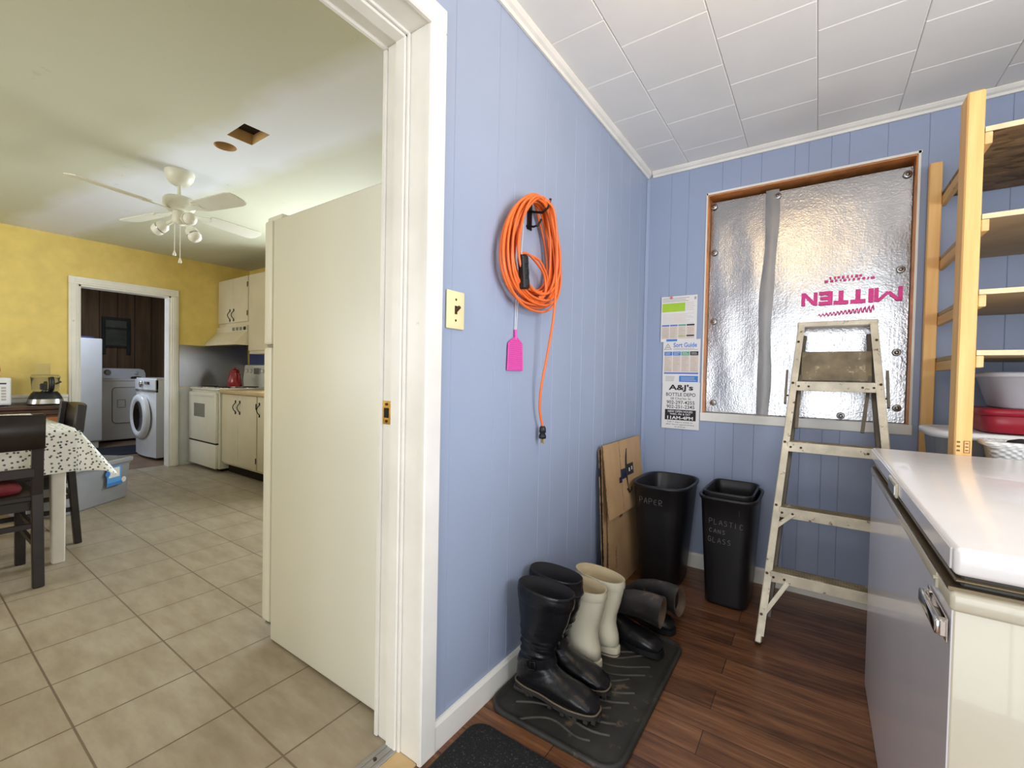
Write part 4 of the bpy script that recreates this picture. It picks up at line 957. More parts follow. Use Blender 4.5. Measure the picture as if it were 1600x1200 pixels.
# stored things
tt = thing('storage_tote', 'clear plastic storage tote with white lid on the lowest visible shelf', 'storage tote', (1.55, 2.40, SZ[0]))
m = MB(); rg = []
for a, b, z in ((.285, .145, SZ[0] + .002), (.300, .160, SZ[0] + .03), (.322, .178, .872), (.330, .186, .878), (.330, .186, .884), (.318, .174, .882), (.295, .155, SZ[0] + .03)): rg.append(sring((1.545, 2.385, z), a, b, 48, 6))
m.loft(rg, 'clear_tote', True, True); part(m, 'body', tt)
m = MB(); rg = []
for a, b, z in ((.333, .190, .880), (.340, .197, .880), (.340, .197, .898), (.333, .190, .904), (.31, .17, .904), (.305, .165, .900)): rg.append(sring((1.545, 2.385, z), a, b, 48, 5))
m.loft(rg, 'lid_white', True, True); part(m, 'lid', tt, 'white overhanging lid')
rb = thing('food_box', 'maroon plastic lidded box standing on the white tote lid', 'plastic box', (1.55, 2.38, .905))
m = MB(); rg = [sring((1.535, 2.385, z), a, b, 48, 7) for a, b, z in ((.18, .11, .905), (.186, .116, .912), (.192, .122, .966), (.190, .12, .968))]; m.loft(rg, 'red_plastic', True, True); part(m, 'body', rb)
m = MB(); rg = [sring((1.535, 2.385, z), a, b, 48, 7) for a, b, z in ((.196, .126, .966), (.200, .130, .968), (.200, .130, .984), (.194, .124, .990), (.188, .118, .990))]; m.loft(rg, 'red_plastic', True, True); part(m, 'lid', rb)
gb = MB(); rg = [sring((1.545, 2.385, z), a, b, 48, 5) for a, b, z in ((.150, .100, .991), (.160, .108, .997), (.186, .128, 1.098), (.198, .140, 1.100), (.202, .144, 1.104), (.202, .144, 1.116), (.194, .136, 1.118), (.186, .128, 1.110), (.158, .104, 1.0))]
gb.loft(rg, 'grey_tub', True, True); tag(gb.build('dish_tub'), 'grey translucent plastic tub stacked on the maroon box', 'tub')
bk = thing('laundry_basket', 'white woven plastic basket of dark cloth behind the freezer edge', 'basket', (1.52, 2.13, SZ[0]))
bm_ = Matrix.Translation((1.50, 2.135, 0))
m = MB(); rg = [sring((1.512, 2.118, z), a, b, 48, 6) for a, b, z in ((.145, .038, SZ[0] + .001), (.155, .04, SZ[0] + .02), (.192, .056, .872), (.204, .062, .878), (.206, .064, .884), (.206, .064, .890), (.200, .060, .893), (.190, .054, .886), (.16, .042, SZ[0] + .05))]
m.loft(rg, 'weave', True, True); part(m, 'body', bk)
m = MB()
for i in range(5): m.lathe([(.004, .03), (.03, .022), (.04, .0), (.034, -.02)], (1.40 + i * .055, 2.118 + .008 * (-1) ** i, .872 + .006 * (i % 2)), 'dark_cloth', 14)
tag(m.build('folded_cloth'), 'dark cloth heaped in the white basket', 'cloth')

# ================================================================== KITCHEN
# refrigerator: side towards the porch, doors facing -x
rf = thing('refrigerator', 'tall white refrigerator seen side on through the doorway', 'refrigerator', (-.55, 1.25, 0))
m = MB(); m.box((-.880, .912, .006), (-.19, 1.60, 1.661), 'fridge', .006, seg=2); part(m, 'cabinet', rf)
for nm, z0, z1 in (('fridge_door', .062, 1.166), ('freezer_door', 1.176, 1.668)):
    m = MB(); m.box((-.952, .914, z0), (-.890, 1.598, z1), 'fridge', .010, seg=3); d = part(m, nm, rf)
    k = MB(); k.box((-.891, .922, z0 + .008), (-.879, 1.59, z1 - .008), 'lid_white'); part(k, 'door_gasket', d)
for z, s_ in ((1.664, 1), (1.171, 0), (.052, -1)):
    m = MB(); m.box((-.935, .918, z - .004), (-.83 if s_ else -.885, .955, z + .004 + (.012 if s_ == 1 else 0)), 'fridge' if s_ == 1 else 'steel', .003); m.cyl((-.918, .935, z - .012), (-.918, .935, z + .012), .007, 'steel', n=10); part(m, 'hinge', rf, None)
m = MB(); m.box((-.885, .93, .008), (-.872, 1.59, .058), 'dark_hole'); part(m, 'toe_grille', rf, 'dark toe grille')

# upper cabinets
def handle(parent, x, y, z, h=.115, hor=0.):
    m = MB(); P = [(x, y, z - h / 2), (x + .008, y - .006, z - h / 2 + .012), (x + .002, y - .018, z - h / 4), (x - .010, y - .024, z), (x + .002, y - .018, z + h / 4), (x + .008, y - .006, z + h / 2 - .012), (x, y, z + h / 2)]
    m.tube(smooth(P, 4), .0045, 'black_metal', 6); m.tube([(x, y - .002, z - h / 2 - .012), (x, y - .002, z - h / 2 + .01)], .007, 'black_metal', 6); m.tube([(x, y - .002, z + h / 2 - .01), (x, y - .002, z + h / 2 + .012)], .007, 'black_metal', 6)
    return part(m, 'handle', parent, 'black wrought handle')
def hinge(parent, x, y, z):
    m = MB(); m.box((x - .008, y - .004, z - .028), (x + .008, y, z + .028), 'black_metal', .002); return part(m, 'hinge', parent, 'black hinge')
def cabinet(name, label, x0, x1, z0, z1, yf, yb, doors, hz, group, frame_bottom=.03):
    o = thing(name, label, 'cabinet', ((x0 + x1) / 2, (yf + yb) / 2, z0), group=group)
    m = MB(); m.box((x0, yf + .018, z0), (x1, yb, z1), 'cab', .003); part(m, 'body', o)
    for (a, b, hs, hg) in doors:
        m = MB(); m.box((a + .003, yf, z0 + frame_bottom), (b - .003, yf + .017, z1 - .006), 'cab', .003); d = part(m, 'door', o)
        handle(d, b - .045 if hs > 0 else a + .045, yf - .001, hz)
        if hg:
            for zz in (z0 + frame_bottom + .09, z1 - .10): hinge(d, b - .004 if hs < 0 else a + .004, yf - .001, zz)
    return o
UY = 2.362
cabinet('wall_cabinet', 'short cream wall cabinet above the range hood with two doors', -4.893, -4.172, 1.566, 2.106, UY, WY - .002, [(-4.885, -4.540, 1, 0), (-4.540, -4.18, -1, 1)], 1.69, 'cream kitchen wall cabinets', .04)
cabinet('wall_cabinet', 'taller cream wall cabinet cut off by the refrigerator', -4.168, -3.40, 1.250, 2.106, UY, WY - .002, [(-4.160, -3.66, 1, 0), (-3.66, -3.41, -1, 0)], 1.40, 'cream kitchen wall cabinets', .035)
hdx = thing('range_hood', 'cream range hood under the short wall cabinet', 'range hood', (-4.53, 2.45, 1.36))
m = MB(); pr = [(2.718, 1.345), (2.232, 1.345), (2.232, 1.372), (2.352, 1.50), (2.352, 1.562), (2.718, 1.562)]
m.poly([(-4.893, a, b) for a, b in pr], (.721, 0, 0), 'cab'); part(m, 'canopy', hdx)
m = MB(); m.box((-4.85, 2.26, 1.336), (-4.21, 2.70, 1.3449), 'glass_dark'); part(m, 'filter', hdx, 'dark filter underneath')
m = MB()
for i in range(4): m.box((-4.50 + i * .085, 2.3475, 1.512), (-4.445 + i * .085, 2.3515, 1.548), 'glass_grey' if i < 3 else 'black_plastic', .002)
part(m, 'vent_slots', hdx, 'dark vent slots and switch')
# stove
st = thing('stove', 'cream electric stove between the laundry doorway and the base cabinets', 'stove', (-4.53, 2.4, 0))
m = MB(); m.box((-4.888, 2.095, .03), (-4.196, 2.70, .852), 'stove', .004); m.box((-4.86, 2.13, .002), (-4.22, 2.68, .03), 'dark_hole'); part(m, 'body', st)
m = MB(); m.box((-4.892, 2.068, .853), (-4.190, 2.715, .874), 'stove', .006, seg=2); ct = part(m, 'cooktop', st)
for x, y, r in ((-4.72, 2.22, .095), (-4.38, 2.22, .075), (-4.72, 2.50, .075), (-4.38, 2.50, .095)):
    k = MB(); k.lathe([(r, .8745), (r, .878), (r - .01, .880)], (x, y, 0), 'chrome', 24)
    for q in range(3): k.tube([V((x + (r - .02 - q * .022) * math.cos(a * PI / 10), y + (r - .02 - q * .022) * math.sin(a * PI / 10), .884)) for a in range(20)], .005, 'black_metal', 6, closed=True)
    part(k, 'burner', ct, 'black coil burner')
m = MB(); m.box((-4.876, 2.060, .302), (-4.208, 2.094, .828), 'stove', .006, seg=2); m.box((-4.84, 2.054, .785), (-4.245, 2.062, .812), 'stove', .004); d = part(m, 'oven_door', st)
k = MB(); k.box((-4.73, 2.0575, .56), (-4.46, 2.0612, .705), 'glass_grey', .002); part(k, 'window', d, 'small grey oven window')
k = MB(); k.box((-4.876, 2.066, .287), (-4.208, 2.1, .300), 'dark_hole'); part(k, 'door_gap', d)
m = MB(); m.box((-4.876, 2.062, .034), (-4.208, 2.096, .286), 'stove', .006, seg=2); part(m, 'drawer', st)
m = MB(); m.poly([(-4.888, 2.714, .875), (-4.888, 2.655, .875), (-4.888, 2.648, .96), (-4.888, 2.668, 1.135), (-4.888, 2.714, 1.145)], (.696, 0, 0), 'stove'); bg = part(m, 'backguard', st)
for x in (-4.80, -4.70, -4.42, -4.32): 
    k = MB(); k.lathe([(.024, 0), (.022, -.012), (.016, -.022), (.004, -.024)], (x, 2.652, 1.065), 'stove', 16, 'y'); part(k, 'knob', bg)
k = MB(); k.box((-4.63, 2.648, 1.03), (-4.49, 2.656, 1.10), 'glass_grey', .002); part(k, 'clock', bg)
# kettle on the stove
kt = thing('coffee_pot', 'red enamel coffee pot standing at the back of the cream stove', 'coffee pot', (-4.46, 2.36, .889))
m = MB(); m.lathe([(.0, .889), (.070, .889), (.074, .895), (.070, .96), (.060, 1.02), (.048, 1.045), (.046, 1.055), (.0, 1.055)], (-4.455, 2.36, 0), 'kettle', 28, cap=False); m.tube([(-4.515, 2.355, .965), (-4.54, 2.352, 1.0), (-4.555, 2.35, 1.045)], .012, 'kettle', 8, rs=[.018, .012, .009]); part(m, 'body', kt)
m = MB(); m.lathe([(.047, 1.055), (.05, 1.060), (.03, 1.078), (.008, 1.084), (.012, 1.095), (.0, 1.102)], (-4.455, 2.36, 0), 'kettle', 24, cap=False); part(m, 'lid', kt)
m = MB(); m.tube(smooth([(-4.395, 2.36, 1.03), (-4.365, 2.36, 1.03), (-4.352, 2.36, .99), (-4.368, 2.36, .945), (-4.388, 2.36, .935)], 4), .007, 'kettle', 8); part(m, 'handle', kt)
# metal backsplash on the yellow wall
m = MB(); m.box((XF + .001, 1.972, .876), (XF + .004, 2.70, 1.342), 'backsplash', .0005); tag(m.build('backsplash_panel'), 'brushed grey metal splash panel on the yellow wall beside the stove', 'backsplash')
# base cabinets
cabinet('base_cabinet', 'cream base cabinet with black handles right of the stove', -4.184, -3.452, .095, .828, 2.112, WY - .002, [(-4.178, -3.828, 1, 0), (-3.828, -3.458, -1, 1)], .70, 'cream kitchen base cabinets', .022)
cabinet('base_cabinet', 'cream base cabinet mostly hidden behind the refrigerator', -3.448, -2.70, .095, .828, 2.112, WY - .002, [(-3.442, -3.074, -1, 1), (-3.074, -2.706, 1, 0)], .70, 'cream kitchen base cabinets', .022)
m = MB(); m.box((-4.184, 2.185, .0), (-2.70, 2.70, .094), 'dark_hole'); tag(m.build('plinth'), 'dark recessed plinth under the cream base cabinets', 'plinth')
m = MB(); m.box((-4.187, 2.085, .830), (-2.70, WY - .002, .868), 'counter', .006, seg=2); tag(m.build('countertop'), 'tan laminate countertop over the cream base cabinets', 'countertop')

# ceiling fan
CX_, CY_ = -2.408, 1.118
fan = thing('ceiling_fan', 'white four blade ceiling fan with three spot lamps in the kitchen', 'ceiling fan', (CX_, CY_, H))
m = MB(); m.lathe([(.078, H - .0005), (.080, H - .012), (.074, H - .04), (.055, H - .07), (.03, H - .085), (.0, H - .086)], (CX_, CY_, 0), 'fan', 28, cap=False); part(m, 'canopy', fan)
m = MB(); m.cyl((CX_, CY_, H - .08), (CX_, CY_, 2.135), .011, 'fan'); part(m, 'downrod', fan)
m = MB(); m.lathe([(.0, 2.143), (.05, 2.143), (.080, 2.135), (.088, 2.12), (.088, 2.088), (.080, 2.072), (.070, 2.062), (.055, 2.055), (.0, 2.055)], (CX_, CY_, 0), 'fan', 32, cap=False); part(m, 'motor_housing', fan)
for a_ in (-78, 12, 102, 192):
    a = math.radians(a_); T = Matrix.Translation((CX_, CY_, 2.062)) @ Matrix.Rotation(a, 4, 'Z') @ Matrix.Rotation(math.radians(-12), 4, 'X')
    m = MB(); ol = [(.175, -.048), (.21, -.056), (.50, -.066), (.535, -.056), (.55, -.03), (.55, .03), (.535, .056), (.50, .066), (.21, .056), (.175, .048)]
    m.poly([T @ V((x, y, -.003)) for x, y in ol], T.to_3x3() @ V((0, 0, .006)), 'fan'); bl = part(m, 'blade', fan)
    k = MB(); k.poly([T @ V(p) for p in ((.06, -.012, -.006), (.13, -.018, -.006), (.18, -.040, -.006), (.215, -.03, -.006), (.20, 0, -.006), (.215, .03, -.006), (.18, .040, -.006), (.13, .018, -.006), (.06, .012, -.006))], T.to_3x3() @ V((0, 0, .0028)), 'fan')
    for sx, sy in ((.185, -.025), (.185, .025), (.20, 0)): k.cyl(T @ V((sx, sy, -.009)), T @ V((sx, sy, -.005)), .004, 'fan', n=8)
    part(k, 'blade_iron', bl)
m = MB(); m.lathe([(.0, 2.056), (.034, 2.056), (.038, 2.045), (.038, 1.99), (.030, 1.975), (.0, 1.97)], (CX_, CY_, 0), 'fan', 24, cap=False); lk = part(m, 'light_kit', fan)
for a_, el in ((215, -30), (2, -10), (38, -58)):
    a = math.radians(a_); e_ = math.radians(el); d = V((math.cos(a) * math.cos(e_), math.sin(a) * math.cos(e_), math.sin(e_)))
    p0 = V((CX_, CY_, 2.005)) + V((math.cos(a), math.sin(a), 0)) * .03; p1 = p0 + d * .055
    m = MB(); m.tube([p0, p1], .013, 'fan', 10); m.tube([p1, p1 + d * .02, p1 + d * .045], .03, 'fan', 18, rs=[.016, .034, .036]); m.tube([p1 + d * .047, p1 + d * .052], .037, 'steel', 18); lh = part(m, 'lamp_holder', lk, None)
    m = MB(); m.tube([p1 + d * .045, p1 + d * .07, p1 + d * .09, p1 + d * .097], .036, 'frost', 18, rs=[.034, .038, .030, .012]); part(m, 'bulb', lh, 'frosted reflector bulb')
for dx, dy, z in ((-.018, -.02, 1.81), (.012, .0, 1.765)):
    m = MB(); m.tube([(CX_ + dx, CY_ + dy, 1.975), (CX_ + dx, CY_ + dy, z)], .0022, 'fan', 5); m.lathe([(.003, z), (.010, z - .022), (.009, z - .03), (.0, z - .032)], (CX_ + dx, CY_ + dy, 0), 'frost', 12, cap=False); part(m, 'pull_chain', fan)

# table, cloth
TX0, TX1, TY0, TY1, TZ = -3.64, -2.43, -.35, .640, .735
tb = thing('kitchen_table', 'white legged kitchen table under the floral cloth', 'table', ((TX0 + TX1) / 2, (TY0 + TY1) / 2, 0))
m = MB(); m.box((TX0, TY0, TZ - .03), (TX1, TY1, TZ), 'table_white', .004); part(m, 'tabletop', tb)
m = MB(); m.box((TX0 + .06, TY0 + .05, TZ - .12), (TX1 - .06, TY1 - .05, TZ - .031), 'table_white'); part(m, 'apron', tb)
for x, y in ((TX1 - .075, TY1 - .055), (TX0 + .07, TY1 - .055), (TX1 - .075, TY0 + .055), (TX0 + .07, TY0 + .055)):
    m = MB(); rg = [sring((x, y, z), a, a, 24, 6) for a, z in ((.026, 0.001), (.027, .01), (.031, .5), (.032, TZ - .031))]; m.loft(rg, 'table_white', True, True); part(m, 'leg', tb)
m = MB(); vs = []; uv = []; fs = []; OV = .235; sp = .021
XS = [TX0 - OV + OV * k / 12 for k in range(12)] + [TX0 + (TX1 - TX0) * k / 44 for k in range(44)] + [TX1 + OV * k / 12 for k in range(13)]
YS = [TY0 - OV + OV * k / 12 for k in range(12)] + [TY0 + (TY1 - TY0) * k / 36 for k in range(36)] + [TY1 + OV * k / 12 for k in range(13)]
nx = len(XS) - 1; ny = len(YS) - 1
for j in range(ny + 1):
    for i in range(nx + 1):
        x = XS[i]; y = YS[j]
        ex = max(TX0 - x, 0, x - TX1); ey = max(TY0 - y, 0, y - TY1); sx = 1 if x > TX1 else -1; sy = 1 if y > TY1 else -1
        bx_ = min(max(x, TX0), TX1); by_ = min(max(y, TY0), TY1); r = math.hypot(ex, ey)
        if r < 1e-6: P = V((x, y, TZ + .004))
        else:
            cnr = 2 * ex * ey / (r * r); out = r * (.10 + .50 * cnr) + .008
            wv = .010 * math.sin((x * sy * 1.0 + y * 1.3) * 16) * (r / OV) * (1 - cnr)
            down = math.sqrt(max(.0, r * r - min(r * .98, out) ** 2))
            if cnr < .2: down = r * .985
            P = V((bx_ + sx * ex / r * (out + wv), by_ + sy * ey / r * (out + wv), TZ + .004 - down))
        vs.append(P); uv.append((x / 1.2, y / 1.2))
for j in range(ny):
    for i in range(nx): fs.append((j * (nx + 1) + i, j * (nx + 1) + i + 1, (j + 1) * (nx + 1) + i + 1, (j + 1) * (nx + 1) + i))
m.add(vs, fs, 'cloth', True); m.uv = uv
tag(m.build('tablecloth'), 'white tablecloth with small dark flowers draped over the kitchen table', 'tablecloth')

# chairs (local: seat faces +y, back at y=-.2)
def make_chair(label, loc, rz):
    o = thing('dining_chair', label, 'chair', loc, rz, 'black dining chairs'); K = 'chair_wood'
    for x in (-.2, .2):
        m = MB(); m.bar((x, -.235, 0.001), (x, -.205, .45), .042, .034, K, up=(0, 1, 0), bev=.003); m.bar((x, -.205, .44), (x, -.245, .845), .042, .030, K, up=(0, 1, 0), bev=.003); part(m, 'leg', o, 'rear leg rising into the back post', True)
    for x in (-.195, .195):
        m = MB(); m.bar((x, .19, .001), (x, .185, .43), .040, .038, K, up=(0, 1, 0), bev=.003); part(m, 'leg', o, None, True)
    m = MB(); m.box((-.215, -.215, .418), (.215, .215, .446), K, .006); m.box((-.19, -.19, .37), (.19, .19, .418), K); part(m, 'seat', o, None, True)
    m = MB(); rg = []
    for i in range(13):
        u = -1 + 2 * i / 12; y = -.247 - .018 * (1 - u * u); rg.append([V((u * .222, y - .010, .675)), V((u * .222, y + .010, .675)), V((u * .222, y - .008, .838 + .008 * (1 - u * u))), V((u * .222, y - .026, .838 + .008 * (1 - u * u)))])
    m.loft(rg, K, True, True); part(m, 'backrest', o, None, True)
    m = MB(); m.bar((-.19, -.228, .56), (.19, -.228, .56), .018, .045, K, up=(0, 0, 1), bev=.003); part(m, 'back_rail', o, None, True)
    for a, b, z in (((-.19, -.21), (-.19, .18), .21), ((.19, -.21), (.19, .18), .21), ((-.19, -.21), (-.19, .18), .29), ((.19, -.21), (.19, .18), .29), ((-.19, -.215), (.19, -.215), .30)):
        m = MB(); m.bar((*a, z), (*b, z), .016, .026, K, bev=.002); part(m, 'stretcher', o, None, True)
    return o
c1 = make_chair('black wooden chair at the near end of the table, back towards the porch', (-2.425, .262, 0), math.radians(90))
m = MB(); m.loft([sring((-2.43, .262, z), a, a, 32, 5) for a, z in ((.155, .4475), (.164, .452), (.168, .465), (.164, .477), (.14, .482))], 'red_cushion', True, True)

tag(m.build('seat_cushion'), 'dark red seat cushion on the nearest black chair', 'cushion')
c2 = copy_tree(c1); c2.location = (-2.985, .487, 0); c2.rotation_euler = (0, 0, math.radians(180)); c2['label'] = 'black wooden chair on the tote side of the table, its back to the stove'
# grey tote on the floor
gt = thing('floor_tote', 'large grey plastic tote with blue label on the tile floor behind the table', 'storage tote', (-3.80, 1.262, 0), math.atan2(.81, -.58))
# local +x runs along the front (to the far right corner at x=0), +y is depth
m = MB(); L_, D_, Hh = .62, .42, .335
rg = [[V((x, y, z)) for x, y in rrect(-L_ / 2, D_ / 2, L_ / 2 + d, D_ / 2 + d, .03)] for d, z in ((-.025, .001), (-.02, .01), (-.004, .28), (.0, .285), (0, .30), (.012, .302), (.014, .33), (.006, Hh), (-.006, Hh), (-.010, .30), (-.028, .02))]
m.loft(rg, 'tote_grey', True, True, False); part(m, 'body', gt, None, True)
m = MB(); m.box((-.255, -.0135, .155), (-.125, -.010, .285), 'label_blue'); m.box((-.240, -.0142, .20), (-.14, -.0130, .275), 'paper'); m.box((-.26, -.0145, .135), (-.115, -.012, .160), 'ink_blue'); m.lathe([(.022, 0), (.022, -.002)], (-.10, -.0125, .165), 'paper', 18, 'y'); m.lathe([(.022, 0), (.022, -.002)], (-.25, -.0135, .235), 'ink_blue', 18, 'y')
part(m, 'label_sticker', gt, 'blue and white sticker', True)
m = MB(); m.loft([sring((-.35, .22, z), a, b, 24, 2.2) for a, b, z in ((.2, .14, .05), (.21, .15, .2), (.18, .12, .29), (.08, .05, .325))], 'cream_cloth', True, True); o = m.build('folded_linen', None, True); o.location = gt.location; o.rotation_euler = gt.rotation_euler
tag(o, 'pale linen heaped inside the grey tote', 'linen')

# sideboard with microwave, food processor, jar
SX = -4.45
sb = thing('sideboard', 'dark brown wooden sideboard against the yellow wall', 'sideboard', (-4.67, .5, 0))
m = MB(); m.box((XF + .012, -.6, .705), (SX, 1.00, .735), 'sideboard', .006); m.box((XF + .02, -.58, .66), (SX - .015, .985, .704), 'sideboard', .004); part(m, 'top', sb)
m = MB(); m.box((XF + .02, -.57, .06), (SX - .03, .97, .66), 'sideboard', .004); part(m, 'carcass', sb)
for i in range(3):
    m = MB(); y0 = -.55 + i * .505; m.box((SX - .031, y0, .10), (SX - .012, y0 + .485, .64), 'side_door', .005); d = part(m, 'door', sb, 'lighter brown door')
    k = MB(); k.lathe([(.012, 0), (.014, .015), (.004, .02)], (SX - .012, y0 + .44, .40), 'brass', 12, 'x'); part(k, 'knob', d)
for x, y in ((XF + .05, -.54), (XF + .05, .94), (SX - .06, -.54), (SX - .06, .94)):
    m = MB(); m.box((x - .02, y - .02, .001), (x + .02, y + .02, .06), 'sideboard'); part(m, 'leg', sb)
mw = thing('microwave', 'white microwave oven with keypad on the sideboard', 'microwave', (-4.7, .45, .736))
m = MB(); m.box((-4.88, .18, .745), (-4.585, .668, .972), 'appliance', .008, seg=2); part(m, 'case', mw)
m = MB(); m.box((-4.5855, .19, .755), (-4.578, .51, .962), 'appliance', .004); d = part(m, 'door', mw)
k = MB(); k.box((-4.5785, .22, .785), (-4.576, .48, .935), 'glass_dark', .002); part(k, 'window', d)
m = MB(); m.box((-4.5855, .515, .755), (-4.579, .662, .962), 'appliance', .003); m.box((-4.5795, .53, .918), (-4.5775, .640, .930), 'black_plastic')
for r in range(5):
    for q in range(3): m.box((-4.5795, .535 + q * .038, .785 + r * .024), (-4.578, .562 + q * .038, .800 + r * .024), 'ink_grey')
part(m, 'keypad', mw)
for x, y in ((-4.85, .21), (-4.85, .64), (-4.61, .21), (-4.61, .64)):
    m = MB(); m.cyl((x, y, .736), (x, y, .747), .012, 'black_plastic', n=10); part(m, 'foot', mw)
m = MB(); m.lathe([(.0, .974), (.055, .974), (.062, .982), (.078, 1.03), (.07, 1.09), (.045, 1.13), (.038, 1.15), (.046, 1.165), (.040, 1.167), (.032, 1.15), (.03, 1.10), (.0, 1.08)], (-4.70, .545, 0), 'terra', 28, cap=False); tag(m.build('jar'), 'terracotta jar on top of the white microwave', 'jar')
fp = thing('food_processor', 'food processor with clear bowl and black and steel base on the sideboard', 'food processor', (-4.64, .878, .736)); fx, fy = -4.66, .882
m = MB(); rg = [sring((fx, fy, z), a, b, 36, 3) for a, b, z in ((.098, .112, .7365), (.103, .116, .745), (.100, .113, .765), (.092, .104, .80), (.078, .088, .835), (.066, .074, .852))]; m.loft(rg, 'black_plastic', True, True); part(m, 'base', fp)
m = MB(); rg = [sring((fx + .006, fy, z), a, b, 36, 3) for a, b, z in ((.100, .1165, .748), (.097, .1135, .768), (.095, .109, .788))]; m.loft([[p for p in r[-9:] + r[:10]] for r in rg], 'steel', closed=False); part(m, 'steel_wrap', fp, 'brushed steel front')
m = MB(); m.lathe([(.0, .853), (.080, .853), (.086, .865), (.092, .965), (.093, .972), (.089, .972), (.082, .87)], (fx, fy, 0), 'smoke_plastic', 36, cap=False); bw_ = part(m, 'bowl', fp, 'clear bowl')
m = MB(); m.lathe([(.094, .968), (.095, .985), (.08, 1.0), (.0, 1.004)], (fx, fy, 0), 'smoke_plastic', 36, cap=False); part(m, 'lid', fp)
m = MB(); rg = [sring((fx + .01, fy - .02, z), .036, .048, 24, 3) for z in (1.0, 1.05, 1.098)]; m.loft(rg, 'smoke_plastic', False, False); part(m, 'feed_tube', fp)
m = MB(); m.tube(smooth([(fx + .085, fy + .02, .868), (fx + .105, fy + .022, .89), (fx + .108, fy + .022, .94), (fx + .095, fy + .02, .975)], 4), .02, 'black_plastic', 10); m.box((fx + .05, fy - .045, .87), (fx + .085, fy + .0, .925), 'black_plastic', .006); m.tube([(fx + .09, fy + .05, .92), (fx + .08, fy + .085, .94)], .008, 'black_plastic', 8); part(m, 'handle', fp, 'black bowl handle')
m = MB(); m.lathe([(.012, .853), (.03, .858), (.014, .87), (.012, .93), (.008, .935)], (fx, fy, 0), 'black_plastic', 16); part(m, 'blade_hub', fp)

# ================================================================== LAUNDRY
# upright white freezer / cupboard
uf = thing('upright_freezer', 'narrow tall white upright freezer left of the dryer in the laundry', 'freezer', (-7.2, 1.5, 0))
m = MB(); m.box((-7.50, 1.18, .085), (-6.92, 1.772, 1.448), 'appliance', .006, seg=2); part(m, 'cabinet', uf)
m = MB(); m.box((-6.918, 1.18, .10), (-6.862, 1.772, 1.452), 'appliance', .010, seg=2); part(m, 'door', uf)
m = MB(); m.box((-7.48, 1.20, .001), (-6.91, 1.745, .085), 'lid_white', .003); part(m, 'plinth', uf)
m = MB(); m.loft([sring((-7.05, 1.60, z), a, b, 24, 4) for a, b, z in ((.13, .12, 1.4495), (.135, .125, 1.458), (.12, .115, 1.476))], 'blue_book', True, True); tag(m.build('folded_towel'), 'blue grey folded towel on top of the upright freezer', 'towel')
dr = thing('dryer', 'white clothes dryer with square door in the laundry', 'dryer', (-7.7, 2.2, 0))
dx0, dx1, dy0, dy1 = -8.05, -7.36, 1.87, 2.555
m = MB(); m.box((dx0, dy0, .03), (dx1, dy1, .905), 'appliance', .010, seg=2); m.box((dx0, dy0 - .002, .875), (dx1 + .004, dy1 + .002, .912), 'appliance', .008, seg=2); part(m, 'cabinet', dr)
for x, y in ((dx0 + .05, dy0 + .05), (dx0 + .05, dy1 - .05), (dx1 - .05, dy0 + .05), (dx1 - .05, dy1 - .05)):
    m = MB(); m.cyl((x, y, .001), (x, y, .031), .02, 'black_plastic', n=12); part(m, 'foot', dr)
m = MB(); prf = [(dx0, dy0 + .0), (dx0, dy1)]
m.poly([(dx0 + .01, y, z) for y, z in [(dy0 + .01, .91), (dy1 - .01, .91), (dy1 - .012, .99), (dy1 - .035, 1.045), (dy1 - .09, 1.062), (dy0 + .09, 1.062), (dy0 + .035, 1.045), (dy0 + .012, .99)]], (.12, 0, 0), 'appliance'); bp_ = part(m, 'control_panel', dr)
for y, r in ((dy0 + .20, .042), (dy1 - .14, .028)):
    k = MB(); k.lathe([(r, 0), (r, .008), (r * .75, .012), (r * .7, .03), (r * .6, .034)], (dx0 + .13, y, 1.0), 'steel' if r > .03 else 'appliance', 20, 'x'); part(k, 'dial', bp_)
m = MB(); T0 = dx1 + .001; ol = [(a, b) for a, b in rrect(dy0 + .37, .53, .245, .255, .05)]
m.poly([(T0, a, b) for a, b in ol], (.012, 0, 0), 'appliance'); dd = part(m, 'door', dr)
k = MB(); k.tube([V((T0 + .004, a, b)) for a, b in rrect(dy0 + .37, .53, .249, .259, .052)], .004, 'glass_grey', 6, closed=True); part(k, 'door_seam', dd)
k = MB(); k.tube([V((T0 + .012, a, b)) for a, b in rrect(dy0 + .225, .555, .045, .055, .008)], .006, 'ink_grey', 6, closed=True); k.box((T0 + .010, dy0 + .18, .515), (T0 + .016, dy0 + .215, .60), 'lid_white', .003); part(k, 'door_pull', dd)
m = MB(); m.lathe([(.0, .913), (.06, .913), (.075, .925), (.05, .945), (.0, .95)], (-7.46, 2.30, 0), 'dark_cloth', 20, cap=False); tag(m.build('dark_rag'), 'small dark rag on the dryer top', 'rag')
ws = thing('washing_machine', 'white front loading washing machine with round dark glass door', 'washing machine', (-5.72, 2.25, 0))
wx0, wx1, wy0, wy1 = -6.04, -5.36, 1.905, 2.62
m = MB(); pr = []
for k in range(9): u = k / 8; pr.append((wx0 + (wx1 - wx0) * u, wy0 - .035 * math.sin(PI * u)))
pr += [(wx1, wy1), (wx0, wy1)]
m.poly([(x, y, .03) for x, y in pr], (0, 0, .905), 'appliance'); m.poly([(x, y + .004 if y < 2.2 else y, .937) for x, y in pr], (0, 0, .02), 'appliance'); part(m, 'cabinet', ws)
for x, y in ((wx0 + .06, wy0 + .06), (wx1 - .06, wy0 + .06), (wx0 + .06, wy1 - .06), (wx1 - .06, wy1 - .06)):
    m = MB(); m.cyl((x, y, .001), (x, y, .031), .022, 'black_plastic', n=12); part(m, 'foot', ws)
wc = (wx0 + wx1) / 2
